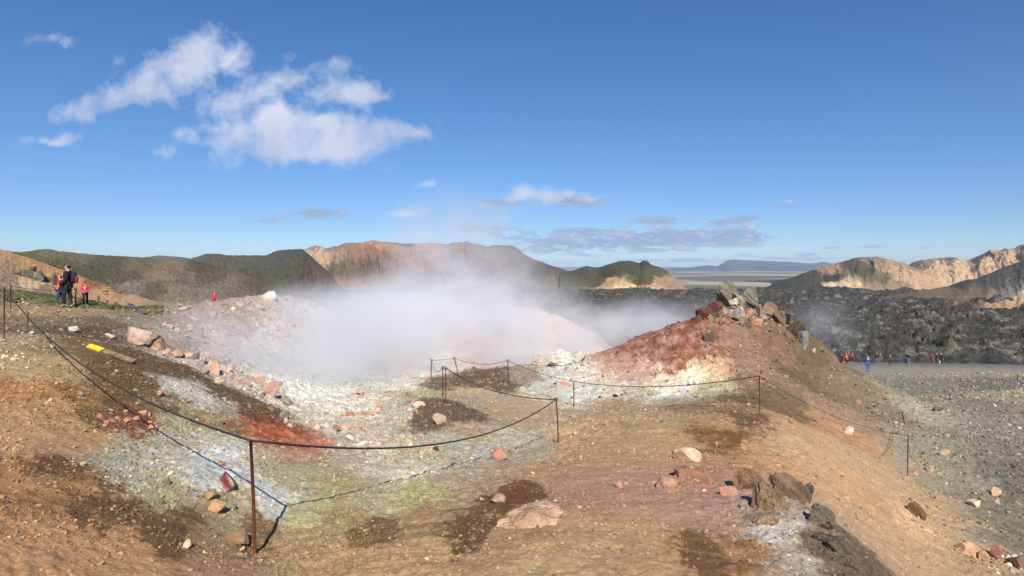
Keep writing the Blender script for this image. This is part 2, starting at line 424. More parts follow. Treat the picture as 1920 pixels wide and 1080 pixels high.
# ---------------------------------------------------------------- ground colours (earth, crusts, stains): column, row, colour
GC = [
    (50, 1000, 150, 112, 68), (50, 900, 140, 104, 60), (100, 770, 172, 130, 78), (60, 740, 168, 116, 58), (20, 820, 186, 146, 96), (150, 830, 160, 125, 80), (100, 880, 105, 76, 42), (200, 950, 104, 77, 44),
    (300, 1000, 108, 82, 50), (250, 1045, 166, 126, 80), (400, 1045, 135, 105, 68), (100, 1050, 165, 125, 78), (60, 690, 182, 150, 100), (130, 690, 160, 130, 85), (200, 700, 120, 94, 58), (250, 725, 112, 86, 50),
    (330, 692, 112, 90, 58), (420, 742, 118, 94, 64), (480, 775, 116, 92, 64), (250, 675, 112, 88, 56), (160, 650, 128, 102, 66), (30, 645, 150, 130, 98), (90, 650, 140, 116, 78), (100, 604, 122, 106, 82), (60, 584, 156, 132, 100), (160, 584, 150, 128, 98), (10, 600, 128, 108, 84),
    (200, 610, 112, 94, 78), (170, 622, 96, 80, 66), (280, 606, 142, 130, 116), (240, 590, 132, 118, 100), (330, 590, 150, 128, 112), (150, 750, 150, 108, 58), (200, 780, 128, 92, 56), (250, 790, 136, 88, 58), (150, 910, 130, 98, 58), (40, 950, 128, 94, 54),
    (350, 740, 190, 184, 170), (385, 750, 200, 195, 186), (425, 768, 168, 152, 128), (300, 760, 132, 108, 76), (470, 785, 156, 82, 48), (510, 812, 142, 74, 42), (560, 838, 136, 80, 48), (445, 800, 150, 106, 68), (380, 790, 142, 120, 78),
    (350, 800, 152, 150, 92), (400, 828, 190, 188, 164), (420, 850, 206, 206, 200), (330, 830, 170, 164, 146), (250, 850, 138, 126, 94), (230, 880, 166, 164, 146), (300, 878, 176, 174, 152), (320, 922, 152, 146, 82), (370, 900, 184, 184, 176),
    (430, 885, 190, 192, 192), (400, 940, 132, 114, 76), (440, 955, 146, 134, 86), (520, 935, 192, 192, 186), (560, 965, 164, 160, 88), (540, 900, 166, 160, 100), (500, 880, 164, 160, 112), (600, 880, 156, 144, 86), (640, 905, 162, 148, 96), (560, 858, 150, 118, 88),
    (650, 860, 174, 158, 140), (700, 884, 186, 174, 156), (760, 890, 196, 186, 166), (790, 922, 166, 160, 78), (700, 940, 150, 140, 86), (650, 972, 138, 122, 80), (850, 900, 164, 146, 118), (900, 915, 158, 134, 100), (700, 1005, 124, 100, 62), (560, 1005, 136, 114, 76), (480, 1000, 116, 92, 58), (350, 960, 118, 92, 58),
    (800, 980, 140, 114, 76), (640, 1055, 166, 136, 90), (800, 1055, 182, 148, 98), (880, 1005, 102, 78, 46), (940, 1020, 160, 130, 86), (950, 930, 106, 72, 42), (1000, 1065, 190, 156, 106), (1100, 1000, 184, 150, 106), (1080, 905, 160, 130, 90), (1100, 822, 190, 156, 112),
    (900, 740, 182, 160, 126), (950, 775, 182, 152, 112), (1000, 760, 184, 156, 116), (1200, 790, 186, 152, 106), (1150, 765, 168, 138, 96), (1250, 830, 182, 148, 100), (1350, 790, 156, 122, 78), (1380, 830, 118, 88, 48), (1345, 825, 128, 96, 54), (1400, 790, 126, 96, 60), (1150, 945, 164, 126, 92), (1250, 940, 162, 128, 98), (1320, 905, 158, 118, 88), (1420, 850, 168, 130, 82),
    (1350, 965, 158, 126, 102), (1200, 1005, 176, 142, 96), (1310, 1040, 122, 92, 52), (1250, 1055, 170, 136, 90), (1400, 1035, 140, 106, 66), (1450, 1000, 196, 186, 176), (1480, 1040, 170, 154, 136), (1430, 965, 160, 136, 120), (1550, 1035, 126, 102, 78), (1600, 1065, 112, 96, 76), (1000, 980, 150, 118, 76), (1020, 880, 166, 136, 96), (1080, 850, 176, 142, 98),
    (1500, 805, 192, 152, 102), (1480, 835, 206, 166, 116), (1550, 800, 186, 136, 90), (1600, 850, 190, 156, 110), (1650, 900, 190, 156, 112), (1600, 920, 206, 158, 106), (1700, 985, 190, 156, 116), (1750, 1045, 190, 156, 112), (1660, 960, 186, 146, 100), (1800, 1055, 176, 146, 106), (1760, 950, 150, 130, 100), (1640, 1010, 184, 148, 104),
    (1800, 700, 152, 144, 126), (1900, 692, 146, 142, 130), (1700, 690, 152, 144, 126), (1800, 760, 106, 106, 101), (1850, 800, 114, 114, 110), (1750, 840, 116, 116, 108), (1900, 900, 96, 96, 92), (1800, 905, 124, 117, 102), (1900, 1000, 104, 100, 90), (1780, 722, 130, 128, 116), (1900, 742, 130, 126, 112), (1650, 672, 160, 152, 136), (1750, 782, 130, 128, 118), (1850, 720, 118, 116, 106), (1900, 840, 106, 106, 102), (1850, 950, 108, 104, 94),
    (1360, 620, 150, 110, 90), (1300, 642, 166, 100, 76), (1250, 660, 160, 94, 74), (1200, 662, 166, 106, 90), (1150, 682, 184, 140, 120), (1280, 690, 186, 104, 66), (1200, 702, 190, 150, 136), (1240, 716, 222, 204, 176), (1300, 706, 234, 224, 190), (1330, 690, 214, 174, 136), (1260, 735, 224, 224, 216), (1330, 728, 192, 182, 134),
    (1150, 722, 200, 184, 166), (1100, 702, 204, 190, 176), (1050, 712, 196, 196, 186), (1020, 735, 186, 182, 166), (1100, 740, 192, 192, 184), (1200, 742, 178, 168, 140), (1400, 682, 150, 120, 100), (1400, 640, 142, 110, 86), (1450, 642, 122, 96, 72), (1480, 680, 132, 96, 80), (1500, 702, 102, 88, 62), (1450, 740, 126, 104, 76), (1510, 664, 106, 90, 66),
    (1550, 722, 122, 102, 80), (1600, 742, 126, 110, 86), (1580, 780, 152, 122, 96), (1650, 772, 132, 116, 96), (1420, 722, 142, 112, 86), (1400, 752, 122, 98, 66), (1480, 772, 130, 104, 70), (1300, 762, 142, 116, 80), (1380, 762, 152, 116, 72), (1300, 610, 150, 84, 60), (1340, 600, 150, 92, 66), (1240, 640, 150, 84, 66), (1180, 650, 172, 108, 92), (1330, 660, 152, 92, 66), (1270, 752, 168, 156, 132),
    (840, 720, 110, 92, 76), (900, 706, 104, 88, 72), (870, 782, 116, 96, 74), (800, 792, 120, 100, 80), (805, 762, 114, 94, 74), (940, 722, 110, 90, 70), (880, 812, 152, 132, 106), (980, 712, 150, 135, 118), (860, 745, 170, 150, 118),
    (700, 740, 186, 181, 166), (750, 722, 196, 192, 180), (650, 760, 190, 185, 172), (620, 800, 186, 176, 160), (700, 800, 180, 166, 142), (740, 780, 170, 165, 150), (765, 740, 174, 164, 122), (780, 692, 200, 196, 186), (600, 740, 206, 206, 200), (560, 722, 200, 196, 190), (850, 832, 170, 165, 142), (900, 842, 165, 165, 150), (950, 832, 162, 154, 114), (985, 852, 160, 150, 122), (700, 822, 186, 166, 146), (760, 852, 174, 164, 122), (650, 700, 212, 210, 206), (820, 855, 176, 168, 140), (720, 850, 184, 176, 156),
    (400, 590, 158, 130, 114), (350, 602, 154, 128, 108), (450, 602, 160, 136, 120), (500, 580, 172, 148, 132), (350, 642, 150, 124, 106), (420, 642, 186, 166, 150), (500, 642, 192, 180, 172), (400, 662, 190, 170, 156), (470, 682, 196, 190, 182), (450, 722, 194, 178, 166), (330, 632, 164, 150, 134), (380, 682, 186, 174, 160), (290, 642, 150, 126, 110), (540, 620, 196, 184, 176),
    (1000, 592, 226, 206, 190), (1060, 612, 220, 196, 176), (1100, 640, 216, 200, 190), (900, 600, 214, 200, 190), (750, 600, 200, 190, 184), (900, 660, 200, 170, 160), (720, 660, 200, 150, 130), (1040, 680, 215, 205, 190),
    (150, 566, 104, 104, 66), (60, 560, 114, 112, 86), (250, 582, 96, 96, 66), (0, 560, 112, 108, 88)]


def paint_ground(x, y):
    global _gca
    if '_gca' not in globals():
        P = [hit(c[0], c[1], base_h) for c in GC]
        A = np.array([math.atan2(p.x, p.y) for p in P]); L = np.array([math.log(math.hypot(p.x, p.y)) for p in P])
        V = np.array([lin(c[2:]) for c in GC])
        px_ = np.array([c[0] for c in GC]); py_ = np.array([c[1] for c in GC])
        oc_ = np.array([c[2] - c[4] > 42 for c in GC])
        V[(py_ > 800) & (px_ < 1480) & oc_] *= np.array([1.24, 1.16, 1.14])        # dry dust, its colour lifted to offset weak sunlight on the slope
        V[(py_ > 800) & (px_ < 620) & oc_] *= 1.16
        V[(px_ > 1690) & (py_ < 1010) & (py_ > 730)] *= np.array([1.55, 1.44, 1.24])
        V[(px_ > 540) & (px_ < 800) & (py_ > 690) & (py_ < 860)] *= 1.14
        ye = np.array([abs(c[2] - c[3]) < 14 and c[4] < 122 and c[1] > 780 and c[0] < 1000 for c in GC])
        V[ye] = V[ye] * .68 + np.array(lin((206, 200, 172))) * .32
        _gca = (A, L, V)
    A, L, V = _gca
    az = np.arctan2(x, y); rr = np.hypot(x, y); l = np.log(np.clip(rr, 1.4, 200))
    # ragged borders: the coordinates wander with noise of several sizes
    sx, sy = az * 26, l * 11
    wa = fbm(sx, sy, 8, 41, .74) * .050
    wl = fbm(sx + 31, sy + 7, 8, 43, .74) * .120
    wa = wa + .010 * perlin(x * 15, y * 15, 91) + .006 * perlin(x * 31, y * 31, 93)      # grains of one soil among the other
    wl = wl + .026 * perlin(x * 15 + 9, y * 15, 95) + .015 * perlin(x * 31 + 9, y * 31, 97)
    c = idw(az + wa, l + wl, A, L, V, 3.0, .00008)
    c = (c * .88 + c.mean(1)[:, None] * .12) * np.array([1.02, 1.0, .98])
    # mottling of the soil itself
    m1 = fbm(x * 3.1, y * 3.1, 5, 51, .6)
    m2 = fbm(x * 6, y * 6, 3, 57, .65)
    lum = c.mean(1)
    sat = (c.max(1) - c.min(1)) / (c.max(1) + 1e-6)
    k = 1 + .17 * m1 + .26 * m2
    c = c * k[:, None]
    # dry pale dust against damp dark earth, with ragged sharp borders
    oc = sstep(.36, .5, sat) * sstep(24, 16, rr)
    l0 = np.maximum(c.mean(1), .01)
    tt = sstep(-.022, .03, (l0 - .172) * .9 + .075 * fbm(x * 1.5 + 3, y * 2.6, 8, 61, .74))
    c = c * (1 + (.58 * oc * ((.085 * (1 - tt) + .285 * tt) / l0 - 1))[:, None])
    c = c * (1 - .08 * (oc * tt)[:, None]) + c.mean(1)[:, None] * np.array([1.02, 1.0, .85]) * (.08 * (oc * tt)[:, None])
    c = c * (1 - np.array([0, .0, .05]) * (1 - oc)[:, None])
    # damp dark tongues on the ochre earth, crumbs of white crust on the pale ground
    ochre = sstep(.42, .6, sat) * (rr < 40)
    damp = sstep(.16, .27, fbm(x * 1.0 + 3, y * 1.9, 6, 61, .66)) * ochre * .05
    c = c * (1 - damp[:, None] * np.array([.9, 1.0, 1.05]))
    crust = sstep(.08, .25, fbm(x * 4 + 2, y * 4, 6, 67, .75)) * sstep(.22, .4, lum) * .55 * (1 - ochre)
    c = c * (1 - crust[:, None]) + np.array([.62, .60, .55]) * crust[:, None]
    yel = sstep(.2, .45, fbm(x * 2.4 + 12, y * 2.4, 5, 71, .6)) * sstep(.24, .36, lum) * (rr < 24) * (sat > .1) * .48
    c = c * (1 - yel[:, None]) + c * np.array([1.24, 1.14, .55]) * yel[:, None]
    # pale and dark streaks running down the red earth
    red = sstep(1.6, 2.1, c[:, 0] / (c[:, 1] + 1e-4)) * (rr > 14)
    c = (c * (1 - .28 * red[:, None]) + np.array([.34, .22, .15]) * (.28 * red[:, None])) * (1 - np.array([.16, .20, .26]) * red[:, None])
    st = fbm(az * 60 + l * 6, l * 26 - az * 22, 5, 79, .62)
    c = c * (1 - (.55 * red * sstep(.0, .35, st))[:, None]) + np.array([.50, .36, .28]) * (.55 * red * sstep(.0, .35, st))[:, None]
    c = c * (1 - (.45 * red * sstep(.05, .4, -st))[:, None])
    # far plain: dark grit with pale sand flats
    far = sstep(75, 110, rr)[:, None]
    fl = sstep(-.05, .25, fbm(x * .0035 + 3, y * .0022, 4, 73))
    sand = np.array(lin((172, 160, 138))) * fl[:, None] + np.array(lin((108, 108, 102))) * (1 - fl[:, None])
    return np.clip(c * (1 - far) + sand * far, .01, .9)


QUICK = False
az_in = np.linspace(R(-54), R(54), 700 if QUICK else 1300)
az_out = np.linspace(R(54), R(306), 90)[1:-1]
azs = np.concatenate([az_in, az_out])
rad = np.concatenate([[0.25, .6], np.exp(np.linspace(math.log(1.0), math.log(2.6), 20))[:-1], np.exp(np.linspace(math.log(2.6), math.log(90), 420 if QUICK else 780)), np.exp(np.linspace(math.log(90.5), math.log(9000), 200))])
AZ, RR = np.meshgrid(azs, rad)
gX, gY = RR * np.sin(AZ), RR * np.cos(AZ)
gZ = ground_h(gX, gY)
# behind the camera and far to the sides the ground simply runs on level
off = sstep(R(54), R(80), np.abs(np.where(AZ > math.pi, AZ - 2 * math.pi, AZ)))
gZ = gZ * (1 - off) + off * (-1.6 - 12.4 * sstep(30, 90, RR))
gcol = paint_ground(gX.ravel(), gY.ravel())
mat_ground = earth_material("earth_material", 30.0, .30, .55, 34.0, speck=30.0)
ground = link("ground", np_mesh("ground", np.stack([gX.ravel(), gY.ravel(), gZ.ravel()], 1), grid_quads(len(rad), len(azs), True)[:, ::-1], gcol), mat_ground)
tag(ground, "ochre and grey geothermal ground with sulphur crusts", None, None, 'structure')


# ---------------------------------------------------------------- hills
HILLS = {}


def interp(pts, px):
    p = np.array(pts, float)
    return np.interp(px, p[:, 0], p[:, 1])


def hill(name, label, ridge, base, dr, db, colours, gul=(.02, 30, 6), rough=.6, prof=1.0, nu=420, nt=150, seed=1, mat=None, back=.35, wob=1.0):
    """ridge and base lines (column, row); dr, db distances of ridge and foot (numbers or lists over columns)"""
    p0, p1 = ridge[0][0], ridge[-1][0]
    px = np.linspace(p0, p1, nu)
    t = np.concatenate([[-.03], np.linspace(0, 1, nt), np.linspace(1, 1.5, 26)[1:]])
    T, PX = np.meshgrid(t, px, indexing='ij')
    dR = interp(dr, px) if isinstance(dr, list) else np.full(nu, float(dr))
    dB = interp(db, px) if isinstance(db, list) else np.full(nu, float(db))
    rp = interp(ridge, px) + wob * fbm(px * .045, px * 0, 4, seed) * 1.6
    zr = -(rp - HY) / F * dR
    zb = -(interp(base, px) - HY) / F * dB
    Tc = np.clip(T, 0, 1)
    D = dB + (dR - dB) * T
    prof_t = Tc ** prof
    Z = zb + (zr - zb) * prof_t
    Z = np.where(T > 1, zr - (zr - zb) * back * ((T - 1) / .5) ** 1.4 * 2.2, Z)
    py = HY - F * Z / np.maximum(D, 1)
    Z = np.where(T < 0, Z - 9, Z)
    X = (PX - HX) / F * D
    span = (p1 - p0) / F * float(np.mean(dR))
    hgt = np.abs(zr - zb)[None]
    amp, fu, ft = gul
    uu = (PX - p0) / F
    ww = fbm(uu * fu * .5, T * 3, 3, seed + 3) * .5
    gl = fbm(uu * fu + ww + T * .6, T * ft * .12, 4, seed + 5, .55, True)
    env = np.sin(np.pi * np.clip(T, 0, 1)) ** .7 + .12
    Z = Z + hgt * amp * gl * env
    sc = 60.0 / max(span, 1)
    hpx = float(np.mean(interp(base, px) - rp))
    mot2 = fbm(PX * .11 + ww * 2, T * hpx * .16, 5, seed + 35, .68)
    Z = Z + hgt * .035 * rough * mot2 * (env + .15)
    Z = Z + hgt * .03 * rough * fbm(X * sc, D * sc, 5, seed + 7, .6) * (env + .3)
    Z = Z + hgt * .012 * rough * fbm(X * sc * 7, D * sc * 7, 3, seed + 9, .65)
    # colours: pale scree, moss, bare rock
    C = np.array([lin((c[2], min(c[3], c[2] * .985), c[4])) for c in colours]); CA = np.array([(c[0] / F) for c in colours]); CL = np.array([c[1] / F for c in colours])
    a = PX.ravel() / F; l = np.minimum(py.ravel(), 700) / F
    q = fbm(PX.ravel() * .04, T.ravel() * 6, 7, seed + 21, .72); q2 = fbm(PX.ravel() * .04 + 9, T.ravel() * 6, 7, seed + 23, .72)
    o = np.empty((len(a), 3))
    for i in range(0, len(a), 40000):
        s = slice(i, i + 40000)
        d2 = (a[s, None] + q[s, None] * .018 - CA[None]) ** 2 + (1.7 * (l[s, None] + q2[s, None] * .009 - CL[None])) ** 2
        w = 1 / (d2 + .000004) ** 3.2
        o[s] = (w @ C) / w.sum(1)[:, None]
    mot = fbm(X.ravel() * sc * 2, D.ravel() * sc * 2, 5, seed + 31, .65)
    streak = fbm(PX.ravel() * .22, T.ravel() * 2.2 + ww.ravel() * 1.5, 4, seed + 33, .6)
    o = (o * .84 + o.mean(1)[:, None] * .16) * np.array([1.0, .94, .87])
    o = np.clip(o * (1 + .22 * mot + .12 * streak + .5 * mot2.ravel())[:, None] * (1 - .30 * sstep(.18, .34, mot2.ravel() + .35 * mot))[:, None], .01, .9)
    V = np.stack([X.ravel(), D.ravel(), Z.ravel()], 1)
    ob = link(name, np_mesh(name, V, grid_quads(len(t), nu), o), mat)
    HILLS[name] = (ob, V.reshape(len(t), nu, 3))
    tag(ob, label, None, None, 'structure')
    return ob, V.reshape(len(t), nu, 3)


mat_far = earth_material("scree_material", .35, .42, .7, .6)
mat_mid = earth_material("hillside_material", .9, .50, .8, 1.6)
mat_near = earth_material("slope_material", 3.0, .40, .7, 5.0)

hill("orange_hillside", "bare orange scree hillside behind the walkers",
     [(-260, 400), (-120, 436), (0, 467), (45, 481), (92, 497), (130, 510), (160, 521), (205, 536), (250, 552), (300, 569), (345, 588)],
     [(-260, 585), (0, 590), (130, 596), (250, 604), (345, 606)], [(-260, 78), (345, 56)], [(-260, 34), (0, 36), (200, 39), (345, 42)],
     [(0, 475, 190, 150, 105), (60, 495, 196, 146, 92), (110, 520, 200, 150, 90), (30, 500, 170, 135, 95), (10, 520, 150, 128, 100), (60, 530, 205, 175, 135), (20, 540, 160, 140, 115), (90, 545, 150, 132, 108), (150, 535, 205, 155, 95), (200, 550, 204, 162, 108), (170, 560, 196, 158, 112), (250, 570, 196, 162, 118), (290, 580, 176, 150, 112), (220, 540, 150, 105, 65), (180, 528, 160, 112, 66), (-150, 480, 180, 145, 100), (120, 560, 140, 125, 102)],
     (.012, 60, 5), .8, .85, 420, 170, 101, mat_near)
hill("mossy_hill", "broad hill with moss on top and bare grey brown scree below",
     [(-260, 462), (0, 470), (40, 473), (75, 468), (95, 467), (110, 471), (160, 476), (230, 481), (290, 484), (340, 486), (365, 489), (400, 497), (440, 508), (480, 522), (520, 538), (560, 556), (600, 570)],
     [(-260, 600), (600, 600)], [(-260, 330), (600, 230)], [(-260, 130), (600, 130)],
     [(90, 470, 120, 108, 82), (60, 480, 98, 98, 58), (150, 484, 114, 106, 82), (120, 500, 92, 90, 56), (200, 495, 94, 88, 62), (170, 510, 88, 84, 56), (240, 520, 98, 92, 70), (260, 500, 112, 102, 78), (320, 500, 126, 112, 90), (300, 520, 134, 118, 98), (350, 520, 118, 106, 86), (250, 540, 132, 122, 104), (290, 545, 104, 96, 70), (330, 555, 136, 122, 102), (400, 520, 106, 96, 74), (380, 505, 92, 86, 62), (420, 535, 130, 116, 96), (450, 545, 126, 112, 92), (480, 540, 108, 98, 76), (210, 470, 96, 92, 64), (520, 560, 124, 110, 90), (390, 560, 132, 118, 100), (0, 480, 110, 104, 70)],
     (.022, 26, 9), 1.3, .72, 460, 170, 131, mat_mid)
hill("dark_crag_hill", "dark mossy crags left of the orange mountain",
     [(340, 492), (362, 484), (385, 477), (402, 476), (430, 479), (470, 479), (500, 479), (520, 470), (545, 468), (566, 467), (580, 478), (610, 505), (650, 540), (690, 570)],
     [(340, 575), (690, 585)], 620, 330,
     [(400, 480, 92, 90, 78), (450, 490, 92, 92, 74), (520, 475, 88, 86, 76), (550, 475, 82, 80, 72), (480, 510, 90, 90, 66), (530, 510, 88, 88, 66), (560, 500, 90, 84, 66), (540, 530, 86, 92, 60), (500, 540, 92, 92, 66), (600, 515, 112, 92, 72), (600, 550, 120, 98, 76), (570, 545, 106, 90, 68), (430, 500, 100, 94, 78)],
     (.07, 30, 9), 1.6, .8, 360, 150, 151, mat_far)
hill("distant_knoll", "low grey knoll peeking over the mossy hill", [(240, 490), (270, 482), (300, 479), (330, 481), (365, 486), (420, 496)], [(240, 520), (420, 520)], 900, 700,
     [(300, 480, 112, 106, 92), (330, 500, 100, 98, 84)], (.04, 20, 5), .8, .8, 120, 40, 161, mat_far)
hill("orange_mountain", "tall orange brown mountain range with streaked cliffs behind the steam",
     [(540, 480), (565, 470), (592, 462), (612, 465), (630, 463), (650, 456), (672, 456), (695, 452), (720, 454), (745, 457), (790, 457), (835, 458), (860, 456), (875, 453), (890, 457), (915, 463), (945, 466), (975, 476), (1000, 488), (1040, 500), (1080, 512), (1130, 530), (1160, 545)],
     [(540, 570), (800, 585), (1000, 560), (1160, 552)], [(540, 1150), (850, 1200), (1160, 900)], [(540, 480), (1160, 460)],
     [(592, 466, 150, 138, 126), (600, 476, 214, 180, 140), (618, 472, 140, 128, 118), (606, 488, 206, 176, 136), (635, 490, 176, 150, 122), (650, 465, 158, 122, 92), (700, 460, 184, 140, 104), (690, 475, 164, 126, 96), (740, 470, 184, 142, 108), (720, 490, 152, 118, 92), (660, 495, 128, 108, 88), (800, 465, 196, 140, 104), (760, 485, 170, 132, 104), (640, 510, 122, 112, 86), (690, 510, 116, 104, 82), (800, 490, 160, 122, 98), (850, 465, 160, 124, 102), (885, 460, 134, 112, 96), (920, 475, 132, 116, 102), (960, 490, 122, 106, 92), (860, 490, 150, 122, 102), (700, 540, 150, 116, 86), (620, 540, 156, 116, 84), (770, 540, 160, 124, 96), (1010, 515, 92, 86, 62), (1040, 530, 124, 104, 74), (1080, 525, 86, 84, 56), (1100, 538, 96, 92, 60), (1000, 530, 104, 94, 74), (930, 520, 140, 118, 100), (755, 457, 92, 86, 76)],
     (.13, 46, 7), 1.1, .8, 560, 170, 171, mat_far)
hill("dark_mesa", "dark flat topped peak at the right shoulder of the orange mountain", [(895, 470), (920, 460), (940, 459), (960, 461), (972, 466), (980, 475), (1000, 486), (1020, 492), (1050, 505)], [(895, 515), (1050, 515)], 1500, 1250,
     [(940, 462, 96, 92, 90), (980, 480, 112, 104, 98), (1020, 495, 108, 100, 90)], (.06, 30, 6), 1.0, .8, 140, 60, 181, mat_far)
hill("green_knoll", "green rounded hill with cream cliffs at its foot",
     [(1050, 512), (1080, 505), (1100, 499), (1120, 502), (1140, 496), (1160, 490), (1180, 489), (1192, 492), (1200, 493), (1206, 488), (1214, 489), (1222, 497), (1240, 502), (1258, 512), (1272, 528), (1290, 540)],
     [(1050, 542), (1160, 541), (1290, 541)], 640, 420,
     [(1100, 503, 88, 88, 70), (1080, 520, 92, 90, 60), (1160, 496, 84, 84, 54), (1180, 505, 84, 90, 48), (1140, 515, 76, 82, 44), (1200, 515, 92, 96, 56), (1210, 494, 76, 74, 60), (1120, 530, 92, 92, 60), (1165, 535, 214, 184, 134), (1150, 530, 190, 160, 110), (1190, 537, 216, 186, 138), (1220, 538, 210, 178, 134), (1240, 525, 176, 148, 110), (1235, 512, 96, 92, 66), (1255, 530, 178, 146, 110), (1215, 527, 96, 92, 58), (1130, 538, 170, 150, 110), (1195, 530, 86, 88, 50), (1265, 537, 170, 145, 112)],
     (.06, 44, 6), .9, .62, 260, 110, 191, mat_far)
hill("blue_mesa", "far blue flat topped mountain on the horizon",
     [(1230, 503), (1290, 502), (1312, 499), (1325, 497), (1345, 499), (1365, 488), (1378, 486), (1400, 488), (1430, 489), (1480, 491), (1520, 494), (1545, 491), (1560, 494), (1590, 500), (1640, 503)],
     [(1230, 514), (1640, 514)], 5600, 3600,
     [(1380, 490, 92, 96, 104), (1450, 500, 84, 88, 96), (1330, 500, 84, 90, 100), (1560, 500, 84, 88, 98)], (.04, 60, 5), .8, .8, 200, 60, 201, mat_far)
hill("far_plateau", "thin pale blue plateau at the horizon", [(1000, 501), (1180, 500), (1240, 500), (1290, 501), (1340, 500), (1480, 499), (1620, 502)], [(1000, 506), (1620, 506)], 8600, 8000,
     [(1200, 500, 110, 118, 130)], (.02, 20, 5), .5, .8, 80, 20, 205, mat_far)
hill("tan_ridge", "tan and gold eroded ridge on the far right",
     [(1680, 520), (1710, 492), (1740, 486), (1765, 484), (1790, 483), (1810, 489), (1835, 481), (1855, 470), (1880, 468), (1900, 466), (1910, 461), (1920, 459), (1990, 450), (2180, 440)],
     [(1680, 545), (2180, 548)], 1050, 560,
     [(1720, 492, 120, 108, 92), (1740, 492, 160, 132, 104), (1760, 500, 210, 174, 130), (1800, 495, 206, 174, 134), (1800, 515, 214, 180, 134), (1740, 520, 206, 170, 128), (1850, 495, 202, 168, 130), (1870, 475, 182, 150, 116), (1900, 480, 196, 160, 124), (1770, 530, 210, 178, 140), (1780, 485, 110, 100, 86), (1840, 484, 104, 92, 80), (1915, 470, 170, 140, 110), (1950, 480, 190, 156, 120)],
     (.16, 40, 7), 1.0, .8, 320, 140, 211, mat_far)
hill("split_hill", "rounded hill half dark green and half tan scree on the right",
     [(1400, 541), (1440, 535), (1480, 522), (1520, 507), (1545, 499), (1570, 493), (1600, 485), (1625, 482), (1642, 481), (1665, 486), (1690, 492), (1715, 502), (1740, 514), (1765, 527), (1790, 538), (1830, 545)],
     [(1400, 543), (1540, 543), (1830, 547)], 660, 420,
     [(1450, 535, 82, 88, 62), (1500, 525, 84, 90, 66), (1540, 502, 190, 152, 116), (1555, 508, 176, 144, 112), (1520, 515, 88, 88, 68), (1560, 525, 80, 84, 66), (1600, 500, 104, 96, 80), (1640, 488, 150, 132, 110), (1620, 510, 96, 90, 72), (1660, 500, 176, 146, 112), (1680, 510, 198, 160, 116), (1650, 525, 120, 108, 84), (1700, 520, 200, 164, 122), (1720, 530, 204, 168, 126), (1750, 535, 198, 166, 126), (1690, 536, 160, 136, 104), (1580, 539, 216, 194, 150), (1560, 540, 222, 200, 156), (1600, 540, 212, 186, 142), (1640, 540, 150, 132, 106), (1530, 538, 84, 84, 64), (1715, 498, 150, 128, 104), (1450, 541, 70, 72, 56)],
     (.12, 44, 7), .9, .72, 360, 130, 221, mat_far)
hill("dark_slope", "dark grey slope at the right edge above the lava",
     [(1660, 556), (1700, 549), (1740, 543), (1780, 536), (1800, 528), (1830, 522), (1860, 511), (1890, 498), (1920, 488), (1990, 470), (2200, 440)],
     [(1660, 562), (1750, 572), (1850, 582), (1920, 590), (2200, 600)], [(1660, 250), (1920, 330), (2200, 330)], [(1660, 235), (1920, 190), (2200, 180)],
     [(1800, 532, 76, 78, 72), (1850, 525, 92, 92, 84), (1900, 510, 92, 92, 86), (1780, 550, 120, 108, 90), (1830, 550, 124, 112, 94), (1880, 535, 104, 102, 92), (1740, 556, 124, 110, 86), (1880, 555, 136, 132, 120), (1910, 560, 190, 174, 142), (1870, 568, 196, 162, 118), (1910, 572, 200, 164, 118), (1820, 570, 122, 110, 90), (1895, 548, 124, 122, 112), (1920, 500, 86, 88, 80), (2000, 500, 90, 90, 84), (1700, 552, 110, 98, 76)],
     (.05, 50, 6), .8, .85, 300, 130, 231, mat_mid)


# ---------------------------------------------------------------- lava field
def lava_edge(az):
    return 104 + 7 * fbm(az * 9, az * 0, 3, 301) + 3 * fbm(az * 50, az * 0 + 2, 2, 305) + 8 * sstep(R(30), R(42), az)


la = np.linspace(R(-34), R(50), 1250)
lt = np.linspace(0, 1, 540) ** 1.15
LA, LT = np.meshgrid(la, lt)
r0 = lava_edge(la)[None]
LR = r0 * np.exp(np.log(430 / r0) * LT)
lX, lY = LR * np.sin(LA), LR * np.cos(LA)
inn = sstep(0, 16, LR - r0)
wx, wy = lX + 1.5 * fbm(lX * .2, lY * .2, 3, 311), lY + 1.5 * fbm(lX * .2, lY * .2, 3, 313)
c1_, c2_, cv1 = cells(wx / 5.0, wy / 5.0, 317)
b1_, b2_, bv1 = cells((wx + .7 * fbm(lX, lY, 2, 361)) / 2.1, (wy + .7 * fbm(lX, lY, 2, 363)) / 2.1, 319)
e1_, e2_, ev1 = cells(lX / 1.25, lY / 1.25, 323)
h1_, h2_, hv1 = cells(lX / .7, lY / .7, 327)
big_l = fbm(lX / 34, lY / 34, 4, 331)
nearer = sstep(260, 110, LR)
rid = fbm(lX / 9, lY / 9, 5, 337, .6, True)
ra_ = fbm(lX / 2.6, lY / 2.6, 4, 351, .62, True)
rb_ = fbm(lX / 1.0 + 5, lY / 1.0, 3, 353, .6, True)
jag = sstep(.02, .2, c2_ - c1_) * cv1 ** 2 * 1.5 + sstep(.02, .2, b2_ - b1_) * (bv1 ** 1.4 * 1.7 + .5 * ra_ * bv1) + sstep(.02, .25, e2_ - e1_) * ev1 ** 1.2 * 1.0 + sstep(.02, .3, h2_ - h1_) * hv1 * .5 * (.35 + .65 * nearer) + .8 * ra_ * (.3 + cv1) + .85 * rb_
jag = jag * .52 * (.45 + .75 * sstep(-.25, .15, fbm(lX / 13, lY / 13, 4, 357)))
lH = base_h(lX, lY) - .4 + inn * (1.9 + 1.0 * big_l) + (.25 + .75 * inn) * (jag * (.75 + .5 * big_l) + .45 * rid * (.5 + cv1) + .25 * fbm(lX * 1.4, lY * 1.4, 3, 341))
